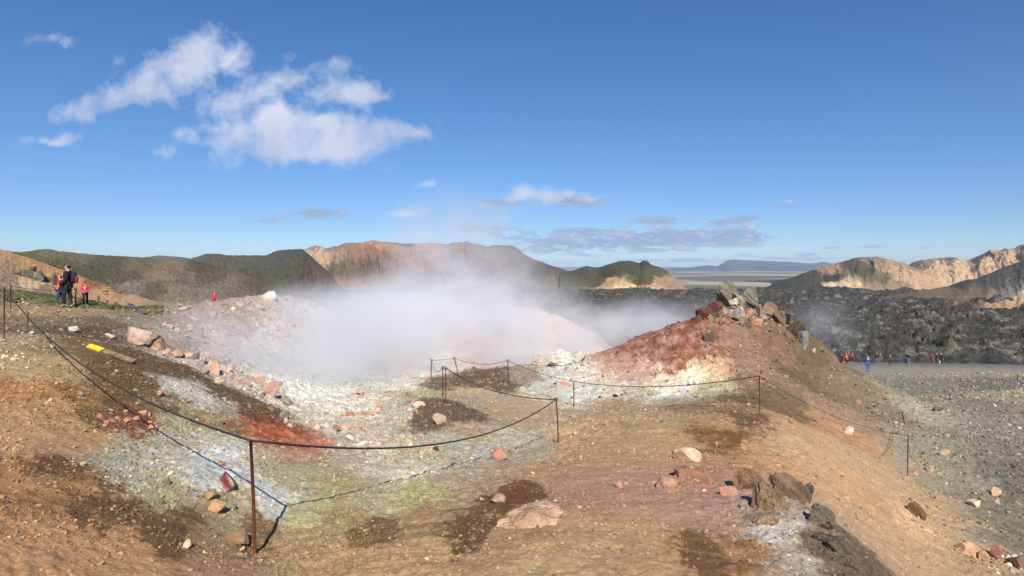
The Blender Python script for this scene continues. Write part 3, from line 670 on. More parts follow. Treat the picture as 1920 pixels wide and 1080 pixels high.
lH = lH + sstep(R(14), R(34), LA) * sstep(100, 150, LR) * 1.6 * (1 + big_l)
lH = np.where(LT >= .999, -19, lH)
lH[0] -= .6
tone = np.array(lin((71, 69, 66)))[None] * (1 + .35 * fbm(lX.ravel() / 3, lY.ravel() / 3, 4, 343) + .5 * (ev1.ravel() - .5))[:, None]
lich = sstep(.05, .35, fbm(lX.ravel() / 5 + 4, lY.ravel() / 5, 5, 347, .65)) * sstep(.1, .5, rid.ravel() * .5 + .4)
tone = tone * (1 - .45 * lich[:, None]) + np.array(lin((158, 155, 143))) * .45 * lich[:, None]
mossy = sstep(.1, .35, fbm(lX.ravel() / 14, lY.ravel() / 14, 4, 349)) * (jag.ravel() < .5) * sstep(R(18), R(34), LA.ravel()) * sstep(230, 120, LR.ravel())
tone = tone * (1 - .75 * mossy[:, None]) + np.array(lin((88, 86, 56))) * .75 * mossy[:, None]
mat_lava = earth_material("lava_material", 2.2, .4, .9, 4.5)
lava = link("lava_field", np_mesh("lava_field", np.stack([lX.ravel(), lY.ravel(), lH.ravel()], 1), grid_quads(len(lt), len(la))[:, ::-1], np.clip(tone * np.array([1.0, .95, .85]), .01, .6)), mat_lava)
tag(lava, "jagged black lava field beyond the gravel flat", None, None, 'structure')
# ---MORE---

# ---------------------------------------------------------------- rocks
_ico = {}


def ico(sub):
    if sub not in _ico:
        bm = bmesh.new()
        bmesh.ops.create_icosphere(bm, subdivisions=sub, radius=1.0)
        bm.verts.ensure_lookup_table()
        V = np.array([v.co[:] for v in bm.verts]); Fc = np.array([[v.index for v in f.verts] for f in bm.faces])
        bm.free()
        _ico[sub] = (V, Fc)
    return _ico[sub]


def n3(p, f, seed, octv=3, ridged=False):
    return fbm(p[:, 0] * f + p[:, 2] * f * .83 + 3.1, p[:, 1] * f - p[:, 2] * f * .71, octv, seed, .55, ridged)


def rock_shape(seed, dims, sub=3, planes=11, rough=.05, crag=0.0, tilt=0.0):
    """an angular stone: a ball cut by random planes, then weathered"""
    rg = np.random.default_rng(seed)
    V, Fc = ico(sub)
    P = V * (1 + .18 * n3(V, .9, seed)[:, None])
    for _ in range(planes):
        nrm = rg.normal(size=3); nrm /= np.linalg.norm(nrm)
        h = rg.uniform(.34, .72)
        d = P @ nrm - h
        P = P - np.maximum(d, 0)[:, None] * nrm * .97
    P = P * (1 + rough * n3(P, 3.2, seed + 5, 4)[:, None] + (crag * n3(P, 3.1, seed + 9, 5, True)[:, None] if crag else 0))
    P /= np.abs(P).max(0)
    a = rg.uniform(-.5, .5)
    c, s_ = math.cos(a), math.sin(a)
    P = P * (np.array(dims) / 2)
    P = np.stack([P[:, 0] * c - P[:, 1] * s_, P[:, 0] * s_ + P[:, 1] * c, P[:, 2]], 1)
    if tilt:
        c, s_ = math.cos(tilt), math.sin(tilt)
        P = np.stack([P[:, 0] * c + P[:, 2] * s_, P[:, 1], -P[:, 0] * s_ + P[:, 2] * c], 1)
    return P, Fc


def rock_col(P, seed, c1, c2, k=.25):
    s_ = max(np.ptp(P, 0).max(), 1e-3)
    q = n3(P / s_, 3.0, seed + 2, 5)
    m = sstep(k - .3, k + .3, q)[:, None]
    c = np.array(lin(c1)) * (1 - m) + np.array(lin(c2)) * m
    c = (c * .78 + c.mean(1)[:, None] * .22) * np.array([1.0, .97, .9])
    return np.clip(c * (1 + .30 * n3(P / s_, 9, seed + 3, 4))[:, None], .01, .85)


mat_rock = earth_material("rock_material", 9.0, .28, .6, 16.0)
mat_crag = earth_material("crag_material", 4.0, .35, .9, 7.0)
PINK, TAN, CREAM, ORANGE, RUST = (196, 166, 146), (190, 150, 112), (224, 208, 184), (198, 140, 106), (146, 88, 66)
GREY, DARK, WHITE, GREEN, BROWN = (150, 142, 130), (82, 72, 64), (208, 203, 192), (142, 144, 120), (140, 108, 80)
rock_n = [0]


def rock(px, py, w, h, c1, c2, label, group=None, name="rock", cat="rock", d=None, sub=3, mat=None, crag=0.0, tilt=0.0, k=.25, depth=.85, planes=11, sink=.0, cap=False):
    """a stone whose middle is seen at (px, py), w by h pixels in the photograph, on the ground there"""
    rock_n[0] += 1
    sd = 1000 + rock_n[0] * 7
    p = hit(px, py + h * .38) if d is None else Vector(wpt(px, py, d))
    D = p.y
    if cap and d is not None:
        D = min(d, hit(px, py + h * .42).y)
    dims = (w / F * D, max(w, h) * depth / F * D, h * 1.18 / F * D)
    P, Fc = rock_shape(sd, dims, sub, planes, .05, crag, tilt)
    me = np_mesh(name, P, Fc, rock_col(P, sd, c1, c2, k), False)
    o = link(name, me, mat or mat_rock)
    o.location = (wpt(px, py, D)[0], D + dims[1] * .22, wpt(px, py, D)[2] - dims[2] * (.06 + sink))
    return tag(o, label, cat, group)


for a in [
    (250, 629, 62, 38, PINK, (176, 140, 122), "largest pinkish tan boulder, at the upper end of the boulder row above the steaming pit"),
    (290, 643, 38, 32, (172, 116, 90), PINK, "reddish brown boulder touching the right side of the largest pinkish boulder"),
    (204, 629, 18, 11, (216, 178, 156), PINK, "small pink stone just left of the largest pinkish boulder"),
    (136, 617, 18, 13, (206, 202, 190), GREY, "pale grey stone lying alone on dark soil behind the yellow tipped plank"),
    (69, 576, 11, 7, (190, 152, 122), TAN, "small tan stone alone on the path left of the walkers"),
    (302, 661, 14, 12, PINK, CREAM, "small pink stone below the reddish brown boulder"),
    (313, 656, 14, 15, PINK, (170, 140, 124), "upright pink stone between the reddish brown boulder and the rounded one"),
    (327, 663, 28, 17, (200, 156, 124), TAN, "rounded tan boulder, low and smooth, in the boulder row"),
    (353, 664, 36, 22, PINK, CREAM, "broad cracked pink boulder right of the rounded tan one"),
    (380, 674, 18, 13, PINK, GREY, "grey pink stone at the right foot of the broad cracked boulder"),
    (402, 689, 28, 28, (214, 150, 120), PINK, "orange pink block in the middle of the boulder row"),
    (427, 690, 18, 20, PINK, CREAM, "cream pink block right of the orange pink block"),
    (432, 703, 16, 14, (188, 146, 128), PINK, "wedge of pink rock with a dark underside below the cream block"),
    (384, 696, 18, 14, GREY, PINK, "grey stone left of the orange pink block"),
    (410, 716, 24, 12, PINK, RUST, "flat pink slab below the boulder row on the pale crust"),
    (456, 713, 28, 24, PINK, (186, 150, 138), "pale pink block with a hollow beside it, left of the round boulder"),
    (480, 710, 26, 24, (206, 168, 150), PINK, "pink block leaning on the big round boulder at the lower end of the row"),
    (507, 725, 42, 42, (212, 170, 148), (190, 150, 134), "big round pink boulder at the lower end of the boulder row"),
    (538, 752, 28, 24, GREY, WHITE, "grey crusted block below the big round pink boulder"),
    (533, 776, 20, 22, GREY, (120, 120, 116), "lowest grey block at the end of the boulder row"),
    (677, 733, 30, 14, (214, 180, 156), PINK, "pale pink flat slab on the floor of the steaming pit", None),
    (783, 758, 28, 12, (220, 184, 162), PINK, "flat pink slab on the pit side of the roped path"),
    (826, 786, 30, 22, (196, 164, 136), (210, 184, 160), "striped tan boulder on the dark bank under the forked posts"),
    (644, 800, 24, 12, (224, 188, 162), TAN, "cream boulder with orange side in the middle of the pit floor"),
    (630, 801, 14, 11, ORANGE, PINK, "orange stone beside the cream boulder on the pit floor"),
    (592, 801, 18, 9, (214, 186, 164), PINK, "pale pink stone at the foot of the orange red bank"),
    (656, 777, 18, 10, ORANGE, PINK, "orange pink block on the far pit floor"),
    (680, 775, 13, 11, (200, 116, 80), ORANGE, "bright orange block beside two pink ones on the pit floor"),
    (700, 777, 18, 10, (206, 160, 130), PINK, "pink tan block right of the bright orange one"),
    (679, 831, 32, 20, (232, 210, 186), WHITE, "cream white boulder on the pit floor nearest the sagging rope"),
    (655, 820, 14, 11, CREAM, WHITE, "small cream stone behind the cream white boulder"),
    (767, 834, 26, 18, (214, 184, 146), CREAM, "yellowish tan boulder just under the sagging rope"),
    (818, 841, 14, 10, (96, 70, 58), DARK, "dark brown stone on pale crust right of the yellowish boulder"),
    (940, 852, 40, 30, (194, 130, 100), (220, 176, 150), "smooth orange red boulder with a white cap beside the pit path"),
    (851, 869, 15, 14, (122, 126, 134), GREY, "blue grey stone among orange chips near the rope shadow"),
    (424, 905, 48, 36, (124, 50, 46), (210, 204, 200), "dark red boulder with white crust by the front post"),
    (388, 926, 32, 24, (168, 134, 96), TAN, "brown tan block against the dark red boulder"),
    (402, 951, 38, 26, (206, 160, 106), TAN, "golden tan block below the dark red boulder"),
    (309, 902, 17, 15, GREEN, (120, 120, 96), "grey green stone alone left of the dark red boulder"),
    (409, 792, 20, 18, (150, 142, 104), GREEN, "olive stone just under the long rope"),
    (449, 1008, 46, 28, (158, 120, 88), (176, 128, 92), "brown wedge shaped rock at the foot of the front post"),
    (349, 1021, 15, 18, (218, 190, 144), CREAM, "pale oval stone left of the brown wedge shaped rock"),
    (453, 1029, 14, 11, (206, 166, 118), TAN, "small golden stone under the brown wedge shaped rock"),
    (321, 886, 15, 11, CREAM, WHITE, "cream stone on white crust above the grey green one"),
    (437, 951, 16, 11, (132, 136, 124), GREY, "grey stone right of the golden tan block"),
    (360, 948, 10, 13, (150, 140, 100), GREEN, "upright olive stone left of the golden tan block"),
    (298, 738, 15, 14, (206, 140, 110), PINK, "salmon stone half buried below the long rope"),
    (186, 780, 18, 15, (204, 138, 96), ORANGE, "leftmost and tallest of the orange blocks on the rusty patch"),
    (285, 801, 18, 14, (206, 142, 98), ORANGE, "rightmost of the orange blocks, standing on the rope shadow"),
    (274, 775, 22, 10, (210, 140, 104), PINK, "long pink orange slab at the upper right of the orange blocks"),
    (416, 870, 11, 8, (196, 106, 70), ORANGE, "single rust orange chip on pale crust above the dark red boulder"),
    (1291, 852, 52, 34, (226, 188, 156), (204, 160, 128), "big pale peach boulder alone on the ochre flat"),
    (1255, 908, 46, 30, (196, 146, 114), (150, 106, 82), "rough brown pink rock on the reddish patch below the peach boulder"),
    (1160, 909, 22, 13, (190, 146, 110), TAN, "small tan rock with a long shadow left of the rough brown pink rock"),
    (1366, 920, 34, 24, (196, 138, 112), PINK, "reddish rock with white flecks leaning on the grey outcrop"),
    (1334, 901, 26, 22, (168, 112, 88), RUST, "rust coloured shard between the rough pink rock and the grey outcrop"),
    (1290, 888, 60, 22, (170, 116, 90), BROWN, "low reddish ledge of rock half buried behind the rough brown pink rock"),
    (1352, 787, 14, 6, (186, 144, 110), TAN, "small flat stone on the dark streaked ground near the lone right post"),
    (932, 937, 34, 20, (184, 140, 116), PINK, "pointed pink slab at the upper left of the flat pink ledge"),
    (1592, 804, 20, 20, (226, 200, 170), CREAM, "pale pointed stone on the slope below the mound"),
    (1871, 922, 25, 21, (220, 172, 140), (206, 150, 120), "square peach block standing on grey gravel"),
    (1833, 942, 26, 24, (222, 194, 160), CREAM, "cream knobbly rock left of the square peach block"),
    (1870, 940, 11, 10, (206, 160, 128), TAN, "little tan stone in front of the square peach block"),
    (1819, 1026, 32, 38, (206, 156, 124), (176, 112, 92), "tall pink block at the foot of the tan slope"),
    (1852, 1045, 15, 28, (214, 170, 136), TAN, "slim upright pink stone right of the tall pink block"),
    (1872, 1040, 28, 30, (166, 104, 92), (206, 160, 140), "wine red rock between the slim stone and the dark corner rock"),
    (1910, 1052, 26, 32, (136, 98, 84), DARK, "dark reddish rock in the lower right corner"),
    (1770, 936, 24, 14, (176, 150, 122), GREY, "flat grey tan stone on the edge of the tan slope"),
    (1775, 850, 22, 14, (196, 170, 130), TAN, "yellowish tan lumpy rock out on the grey gravel"),
    (1761, 767, 20, 10, (110, 100, 92), DARK, "dark grey triangular rock on the far gravel"),
    (1750, 822, 8, 8, (210, 150, 140), PINK, "small pink stone on the grey gravel beyond the slanting post"),
    (1905, 769, 24, 9, (140, 118, 98), BROWN, "low brown rock on the gravel at the right edge"),
    (1906, 852, 11, 13, (150, 128, 110), BROWN, "upright brown stone on the gravel at the right edge"),
    (1778, 817, 12, 7, (190, 160, 120), TAN, "small tan block on the grey gravel"),
    (1718, 886, 18, 13, (184, 130, 104), PINK, "reddish rock beside the foot of the slanting post"),
    (1745, 880, 13, 14, (196, 162, 136), PINK, "pale pink rock right of the reddish one at the slanting post"),
    (1710, 871, 9, 9, (214, 150, 110), ORANGE, "small orange stone close to the slanting post"),
    (502, 552, 34, 22, WHITE, (196, 190, 182), "big white boulder on the crest of the pink ridge"),
    (336, 572, 18, 12, (150, 138, 126), GREY, "grey boulder at the left end of the pink ridge"),
    (346, 577, 26, 11, (184, 152, 136), PINK, "low pink boulder on the ridge right of the grey one"),
    (800, 709, 20, 10, (206, 172, 150), PINK, "pale pink stone left of the farthest rope posts"),
    (775, 706, 24, 9, (212, 186, 168), PINK, "low pale stone at the rim of the steam"),
    (1060, 719, 22, 9, (206, 130, 92), ORANGE, "orange pink rock on white crust beside the middle post"),
    (1154, 741, 12, 9, (64, 46, 44), DARK, "small black stone at the foot of the red mound"),
    (1272, 857, 9, 7, (170, 130, 96), TAN, "small stone tucked under the peach boulder"),
]:
    big_ = a[2] > 24
    rock(*a[:7], sub=4 if big_ else 3, sink=.08)

# crags: jagged pieces of the outcrops
for a in [
    (1366, 548, 48, 46, (134, 126, 110), (84, 76, 66), "left grey summit crag crowning the red mound", 32.4),
    (1390, 560, 30, 26, (150, 142, 126), (96, 88, 76), "pale low crag in the gap between the two summit crags", 32.2),
    (1414, 558, 32, 44, (140, 130, 114), (90, 80, 68), "right grey summit crag crowning the red mound", 32.0),
    (1376, 566, 18, 16, (206, 196, 176), CREAM, "pale block in the cleft under the left summit crag", 31.6),
    (1382, 589, 36, 34, (168, 148, 134), (204, 194, 180), "big grey pink boulder with a dark hollow under the summit crags", None),
    (1404, 587, 18, 18, (206, 136, 98), ORANGE, "upper orange block right of the big grey pink boulder", None),
    (1420, 602, 26, 20, (206, 142, 104), PINK, "lower orange pink block on the mound below the upper one", None),
    (1403, 610, 20, 15, (132, 100, 88), BROWN, "brown block under the big grey pink boulder", None),
    (1424, 583, 20, 28, (158, 138, 118), GREY, "tilted grey slab under the right summit crag", None),
    (1342, 574, 32, 30, (120, 70, 52), (150, 90, 64), "upper dark red crag on the left shoulder of the mound", 32.2),
    (1322, 588, 30, 26, (116, 64, 48), RUST, "middle dark red crag on the left shoulder of the mound", 31.8),
    (1306, 598, 20, 18, (112, 72, 62), RUST, "lowest dark red crag at the left end of the summit", 31.5),
    (1443, 584, 34, 38, (160, 130, 100), (112, 90, 70), "brown crag right of the summit", 32.2),
    (1460, 592, 30, 40, (140, 116, 90), DARK, "brown crag with dark cracks beside the black fin", 32.4),
    (1477, 592, 24, 38, (58, 52, 48), DARK, "black fin of rock on the right shoulder of the mound", 33.0),
    (1494, 617, 40, 36, (110, 90, 66), DARK, "dark brown overhanging block on the right shoulder", 33.4),
    (1510, 634, 24, 40, (140, 134, 126), GREY, "grey cliff block at the right end of the mound", 33.8),
    (1527, 657, 12, 11, WHITE, GREY, "white stone below the grey cliff block", 34.4),
    (1331, 631, 28, 28, (120, 104, 90), DARK, "dark grey crag halfway up the mound face", None),
    (1358, 602, 20, 16, (176, 124, 96), PINK, "small brown pink block left of the big grey pink boulder", None),
    (1010, 672, 40, 30, (206, 186, 176), WHITE, "left pinkish part of the pale crusted crag beyond the path", 29),
    (1045, 673, 60, 36, (222, 218, 206), (190, 186, 176), "broad white crusted crag beyond the path", 29.2),
    (1085, 668, 40, 24, (214, 206, 190), WHITE, "right white crag next to the foot of the red mound", 29.4),
    (1408, 895, 64, 58, (162, 126, 92), (122, 94, 70), "tallest grey brown crag at the left of the near outcrop", None),
    (1445, 930, 92, 74, (164, 130, 96), (126, 98, 72), "broad grey brown block in the middle of the near outcrop", None),
    (1482, 910, 66, 64, (144, 114, 88), (102, 82, 64), "dark grey crag at the upper right of the near outcrop", None),
    (1510, 920, 46, 48, (130, 112, 98), DARK, "rounded dark block at the right end of the near outcrop", None),
    (1440, 965, 76, 46, (164, 134, 108), (184, 150, 124), "pinkish front block at the foot of the near outcrop", None),
    (1540, 968, 66, 54, (128, 110, 90), DARK, "dark ledge block on the spur below the near outcrop", None),
    (1570, 1012, 70, 50, (116, 100, 82), DARK, "second dark ledge block lower on the spur", None),
    (1608, 1052, 66, 46, (112, 98, 80), BROWN, "lowest dark ledge block at the end of the spur", None),
    (1724, 955, 40, 40, (136, 108, 80), (108, 86, 64), "jagged brown fin of rock on the tan slope", None),
    (995, 966, 128, 54, (226, 180, 142), (192, 146, 106), "wide flat pink ledge half buried in the near ground", None),
]:
    rock(*a[:7], d=a[7], sub=4, mat=mat_crag, crag=.26, planes=8, sink=(.18 if a[7] is None and a[1] > 700 else .05), name="crag", cat="crag", depth=.8, cap=True)


def on_mesh(V, px, py):
    X = HX + F * V[..., 0] / np.maximum(V[..., 1], 1); Y = HY - F * V[..., 2] / np.maximum(V[..., 1], 1)
    i = np.argmin(((X - px) ** 2 + (Y - py) ** 2).ravel())
    return Vector(V.reshape(-1, 3)[i])


_, VO = HILLS["orange_hillside"]
for a in [
    (30, 511, 17, 14, "leftmost small crag on the orange hillside"), (52, 514, 26, 20, "broad grey crag on the orange hillside"), (58, 504, 14, 14, "pointed top of the broad grey crag on the orange hillside"),
    (70, 519, 20, 26, "dark tall crag in the middle of the hillside crags"), (83, 522, 20, 20, "rounded grey crag at the right of the hillside crags"),
    (98, 525, 13, 26, "lone spike of grey rock on the orange hillside, left of the walkers")]:
    p = on_mesh(VO, a[0], a[1] + a[3] * .3)
    rock(a[0], a[1], a[2], a[3], (122, 116, 102), DARK, a[4], None, "crag", "crag", p.y, 4, mat_crag, .18, .0, .25, .8, 8, .05)
for (px, py, w, h) in [(175, 530, 14, 7), (172, 534, 10, 6), (196, 537, 14, 6), (218, 546, 16, 6), (195, 547, 12, 6), (199, 553, 10, 5), (236, 552, 10, 4), (104, 513, 9, 5), (94, 495, 8, 4), (100, 497, 9, 4), (110, 500, 12, 5), (160, 522, 10, 5), (150, 517, 9, 4), (232, 545, 8, 4), (183, 542, 8, 4)]:
    p = on_mesh(VO, px, py)
    rock(px, py, w, h, (140, 100, 66), DARK, "small brown rock sticking out of the orange hillside", "brown rocks on the orange hillside", "hillside_rock", "rock", p.y, 2, mat_crag, .12)
rock(20, 563, 14, 10, (84, 80, 78), DARK, "dark boulder on moss between the two leftmost posts")
rock(245, 575, 15, 14, (92, 90, 88), DARK, "taller of the two dark boulders at the foot of the orange hillside")
rock(264, 582, 20, 11, (96, 94, 92), DARK, "wider of the two dark boulders at the foot of the orange hillside")

rnd = random.Random(5)


def scatter(n, region, sizes, cols, label, group, name, seed, minsep=0):
    rr_ = random.Random(seed)
    k = 0
    tries = 0
    while k < n and tries < n * 30:
        tries += 1
        x0, y0 = rr_.uniform(min(p[0] for p in region), max(p[0] for p in region)), rr_.uniform(min(p[1] for p in region), max(p[1] for p in region))
        ins = False
        for i in range(len(region)):
            (xa, ya), (xb, yb) = region[i], region[i - 1]
            if (ya > y0) != (yb > y0) and x0 < (xb - xa) * (y0 - ya) / (yb - ya) + xa:
                ins = not ins
        if not ins:
            continue
        w = sizes[0] * (sizes[1] / sizes[0]) ** (rr_.random() ** 1.8)
        c = rr_.choice(cols)
        rock(x0, y0, w, w * rr_.uniform(.5, .85), c, rr_.choice(cols), label, group, name, "stone", sub=2, planes=8, sink=.12)
        k += 1


scatter(75, [(275, 600), (340, 575), (420, 562), (520, 560), (560, 600), (520, 650), (430, 655), (330, 625)], (6, 20), [PINK, (190, 160, 146), (206, 190, 178), (176, 140, 126)],
        "pinkish rubble stone on the ridge between the boulder row and the steam", "rubble stones on the pink ridge", "rubble_stone", 11)
scatter(40, [(330, 655), (400, 660), (520, 715), (560, 770), (545, 800), (480, 750), (390, 705)], (7, 18), [PINK, GREY, (200, 176, 160), (214, 190, 174)],
        "small grey or pink stone wedged among the boulders of the boulder row", "small stones in the boulder row", "rubble_stone", 12)
scatter(150, [(590, 790), (650, 735), (780, 730), (770, 790), (840, 835), (1000, 840), (960, 875), (760, 875), (660, 860)], (5, 14), [ORANGE, (206, 150, 110), CREAM, GREY, (190, 120, 90), (212, 190, 160), (150, 150, 150)],
        "small orange, cream or grey stone on the pale floor of the pit", "stones on the pit floor", "pit_stone", 13)
scatter(45, [(0, 625), (60, 615), (115, 640), (90, 665), (60, 690), (0, 690)], (4, 11), [CREAM, WHITE, TAN, (206, 196, 150)],
        "small pale stone in the scatter at the foot of the leftmost ring post", "pale stones by the leftmost post", "small_stone", 14)
scatter(16, [(175, 770), (290, 765), (300, 808), (200, 812)], (9, 18), [ORANGE, (200, 136, 96), (196, 120, 80)],
        "orange stone on the rusty patch under the long rope", "orange stones on the rusty patch", "small_stone", 15)
scatter(40, [(1740, 800), (1920, 720), (1920, 1040), (1830, 1000), (1740, 910)], (4, 11), [CREAM, TAN, GREY, PINK, WHITE],
        "small pale stone strewn on the grey gravel flat", "pale stones on the gravel flat", "small_stone", 16)
scatter(40, [(1570, 690), (1640, 715), (1690, 780), (1700, 880), (1650, 800), (1590, 740)], (5, 15), [BROWN, GREY, PINK, DARK, (170, 120, 96)],
        "brownish rubble stone along the right edge of the mound", "rubble along the right edge of the mound", "rubble_stone", 17)
scatter(30, [(1820, 1040), (1920, 1030), (1920, 1078), (1830, 1078)], (5, 14), [TAN, PINK, BROWN, CREAM],
        "small stone among the blocks in the lower right corner", "small stones in the lower right corner", "small_stone", 18)
scatter(120, [(0, 700), (280, 700), (560, 830), (900, 900), (1000, 1070), (0, 1070)], (5, 13), [TAN, CREAM, ORANGE, GREY, (206, 176, 130)],
        "small loose stone on the ochre slope around the front post", "loose stones on the ochre slope", "small_stone", 19)
scatter(45, [(1000, 830), (1400, 800), (1420, 1070), (950, 1070)], (4, 10), [TAN, CREAM, BROWN, (206, 176, 130)],
        "small loose stone on the flat around the peach boulder", "loose stones on the flat", "small_stone", 20)
scatter(35, [(960, 740), (1150, 690), (1250, 650), (1350, 640), (1450, 700), (1400, 745), (1250, 735), (1100, 755)], (4, 10), [RUST, CREAM, PINK, DARK, (190, 130, 100)],
        "small stone on the face of the red and white mound", "stones on the mound face", "small_stone", 21)

scatter(85, [(1302, 600), (1335, 572), (1400, 578), (1460, 578), (1516, 640), (1500, 650), (1450, 612), (1380, 606)], (8, 26), [BROWN, GREY, (126, 96, 76), (150, 120, 96), DARK, (176, 150, 128)],
        "broken brown or grey rock heaped on the summit of the red mound", "broken rocks on the summit of the mound", "summit_rock", 22)
# gravel: nobody could count it
rg = np.random.default_rng(77)
NG = 170000
gpx = rg.uniform(-150, 2070, NG); gl = rg.uniform(math.log(3.0), math.log(60), NG)
gd = np.exp(gl)
gx_, gy_ = (gpx - HX) / F * gd, gd
clump = fbm(gx_ * .8 + 7, gy_ * .8, 4, 401, .6)
right = sstep(1650, 1800, gpx) * (gd > 9)
pth = (gpx > 930) & (gpx < 1690) & (gd < 19) & ~((gpx > 1400) & (gpx < 1640) & (gd < 6.5))
keep = rg.random(NG) * np.where(pth, 2.6, np.where((gd < 9) & (gpx < 930), .62, 1.0)) < np.clip(.36 + 1.7 * clump + .12 * right, .06, 1)
gpx, gd, gx_, gy_ = gpx[keep], gd[keep], gx_[keep], gy_[keep]
NG = len(gd)
size = np.clip(gd / F * (1.5 + 6.0 * rg.random(NG) ** 4.2), .006, .2)
gzv = ground_h(gx_, gy_)
V0, F0 = ico(1)
ang = rg.uniform(0, 6.28, NG)
sc3 = size[:, None] * rg.uniform(.55, 1.25, (NG, 3)) * np.array([1, 1, .75])
jit = rg.uniform(.72, 1.28, (NG, 12, 1))
PV = V0[None] * jit * sc3[:, None, :] * .62
ca, sa = np.cos(ang)[:, None], np.sin(ang)[:, None]
PV = np.stack([PV[..., 0] * ca - PV[..., 1] * sa, PV[..., 0] * sa + PV[..., 1] * ca, PV[..., 2]], -1)
PV = PV + np.stack([gx_, gy_, gzv + size * .12], 1)[:, None, :]
FV = (F0[None] + (np.arange(NG) * 12)[:, None, None]).reshape(-1, 3)
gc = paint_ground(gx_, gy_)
pal = np.array([lin(c) for c in (TAN, (206, 184, 150), GREY, (176, 150, 110), (186, 160, 120), BROWN, (110, 98, 84), (90, 76, 62), (160, 120, 90))])
pc = pal[rg.integers(0, len(pal), NG)]
mixk = rg.uniform(.05, .6, NG)[:, None]
gc = gc * (1 - mixk) * rg.uniform(.75, 1.35, NG)[:, None] + pc * mixk
gravel = link("gravel", np_mesh("gravel", PV.reshape(-1, 3), FV, np.repeat(np.clip(gc, .01, .85), 12, 0), False), mat_rock)
tag(gravel, "loose gravel strewn over the whole ground", "gravel", None, 'stuff')

# low moss on the hump behind the path
NM = 9000
mpx = rg.uniform(-60, 300, NM); md = np.exp(rg.uniform(math.log(25.5), math.log(36), NM))
mx_, my_ = (mpx - HX) / F * md, md
mk = fbm(mx_ * .35, my_ * .35, 4, 431) > -.05
mx_, my_ = mx_[mk], my_[mk]; NM = len(mx_)
mz = ground_h(mx_, my_)
ms = rg.uniform(.05, .17, NM)
MV = V0[None] * rg.uniform(.6, 1.4, (NM, 12, 1)) * ms[:, None, None] * np.array([1.2, 1.2, .7]) + np.stack([mx_, my_, mz], 1)[:, None]
mc = np.array(lin((92, 90, 60)))[None] * rg.uniform(.6, 1.5, (NM, 1)) * np.array([1, 1, 1])
moss = link("moss", np_mesh("moss", MV.reshape(-1, 3), (F0[None] + (np.arange(NM) * 12)[:, None, None]).reshape(-1, 3), np.repeat(np.clip(mc, .01, .4), 12, 0), True), mat_rock)
tag(moss, "low grey green moss on the hump behind the path", "moss", None, 'stuff')


# ---------------------------------------------------------------- rope fence
def plain_material(name, rgb, rough=.7, metal=0.0, nscale=30.0, var=.3, rgb2=None):
    m = bpy.data.materials.new(name); m.use_nodes = True
    t = NT(m.node_tree)
    pos = t.n('ShaderNodeTexCoord').outputs['Object']
    n1 = t.noise(pos, nscale, 5, .65)
    a = lin(rgb); b = lin(rgb2) if rgb2 else tuple(c * (1 - var) for c in a)
    c = t.mix(t.ramp(n1, (.35, .65, 0, 1)), a, b)
    bn = t.n('ShaderNodeBump', {'Height': n1, 'Strength': .25, 'Distance': .01})
    bs = t.n('ShaderNodeBsdfPrincipled', {'Base Color': c, 'Roughness': rough, 'Metallic': metal, 'Specular IOR Level': .25, 'Normal': bn.outputs[0]})
    t.n('ShaderNodeOutputMaterial', {'Surface': bs.outputs[0]})
    return m


mat_rust = plain_material("rusty_iron", (112, 58, 38), .75, .2, 40, .3, (78, 44, 34))
mat_rope = plain_material("rope_fibre", (66, 60, 58), .9, 0, 90, .4)


def tube_arrays(pts, rad, sides=8, close=False):
    pts = [Vector(p) for p in pts]
    n = len(pts)
    V = []
    up = Vector((0, 0, 1))
    for i, p in enumerate(pts):
        a = pts[(i - 1) % n] if (close or i > 0) else p
        b = pts[(i + 1) % n] if (close or i < n - 1) else p
        t = (b - a).normalized()
        s_ = t.cross(up)
        if s_.length < .05:
            s_ = t.cross(Vector((0, 1, 0)))
        s_.normalize(); w = s_.cross(t)
        r = rad[i] if isinstance(rad, (list, tuple)) else rad
        for k in range(sides):
            an = 2 * math.pi * k / sides
            V.append(p + s_ * math.cos(an) * r + w * math.sin(an) * r)
    Q = []
    for i in range(n if close else n - 1):
        for k in range(sides):
            j = (i + 1) % n
            Q.append((i * sides + k, i * sides + (k + 1) % sides, j * sides + (k + 1) % sides, j * sides + k))
    return V, Q


def tube(name, pts, rad, mat, parent=None, sides=8, close=False):
    V, Q = tube_arrays(pts, rad, sides, close)
    caps = [] if close else [tuple(range(sides)), tuple(range(len(V) - 1, len(V) - 1 - sides, -1))]
    me = bpy.data.meshes.new(name)
    me.from_pydata([tuple(v) for v in V], [], Q + caps)
    me.polygons.foreach_set('use_smooth', [True] * len(Q) + [False] * len(caps))
    return link(name, me, mat, parent)


def empty(name, loc, rz=0.0):
    o = bpy.data.objects.new(name, None)
    o.empty_display_size = .1
    COL.objects.link(o)
    o.location = loc; o.rotation_euler = (0, 0, rz)
    return o


def post(bx, by, tx, ty, label, d=None, r=.0115, ring=True, grp="rusty posts of the rope fence"):
    p = hit(bx, by) if d is None else Vector(wpt(bx, by, d))
    q = Vector(wpt(tx, ty, p.y))
    root = tag(empty("rope_post", p), label, "post", grp)
    top = q - p
    rr = max(r, p.y / F * .95)
    R_ring = rr * 2.4
    shaft_top = top - Vector((0, 0, R_ring * 1.6)) if ring else top
    tube("shaft", [(0, 0, -.25), shaft_top * .5, shaft_top], [rr, rr, rr * .92], mat_rust, root)
    if ring:
        c = shaft_top + Vector((0, 0, R_ring))
        tube("ring", [c + Vector((R_ring * math.cos(a), R_ring * .25 * math.sin(a) * 0, R_ring * math.sin(a))) for a in np.linspace(0, 2 * math.pi, 17)[:-1]], rr * .62, mat_rust, root, 6, True)
        return p + c
    return p + top


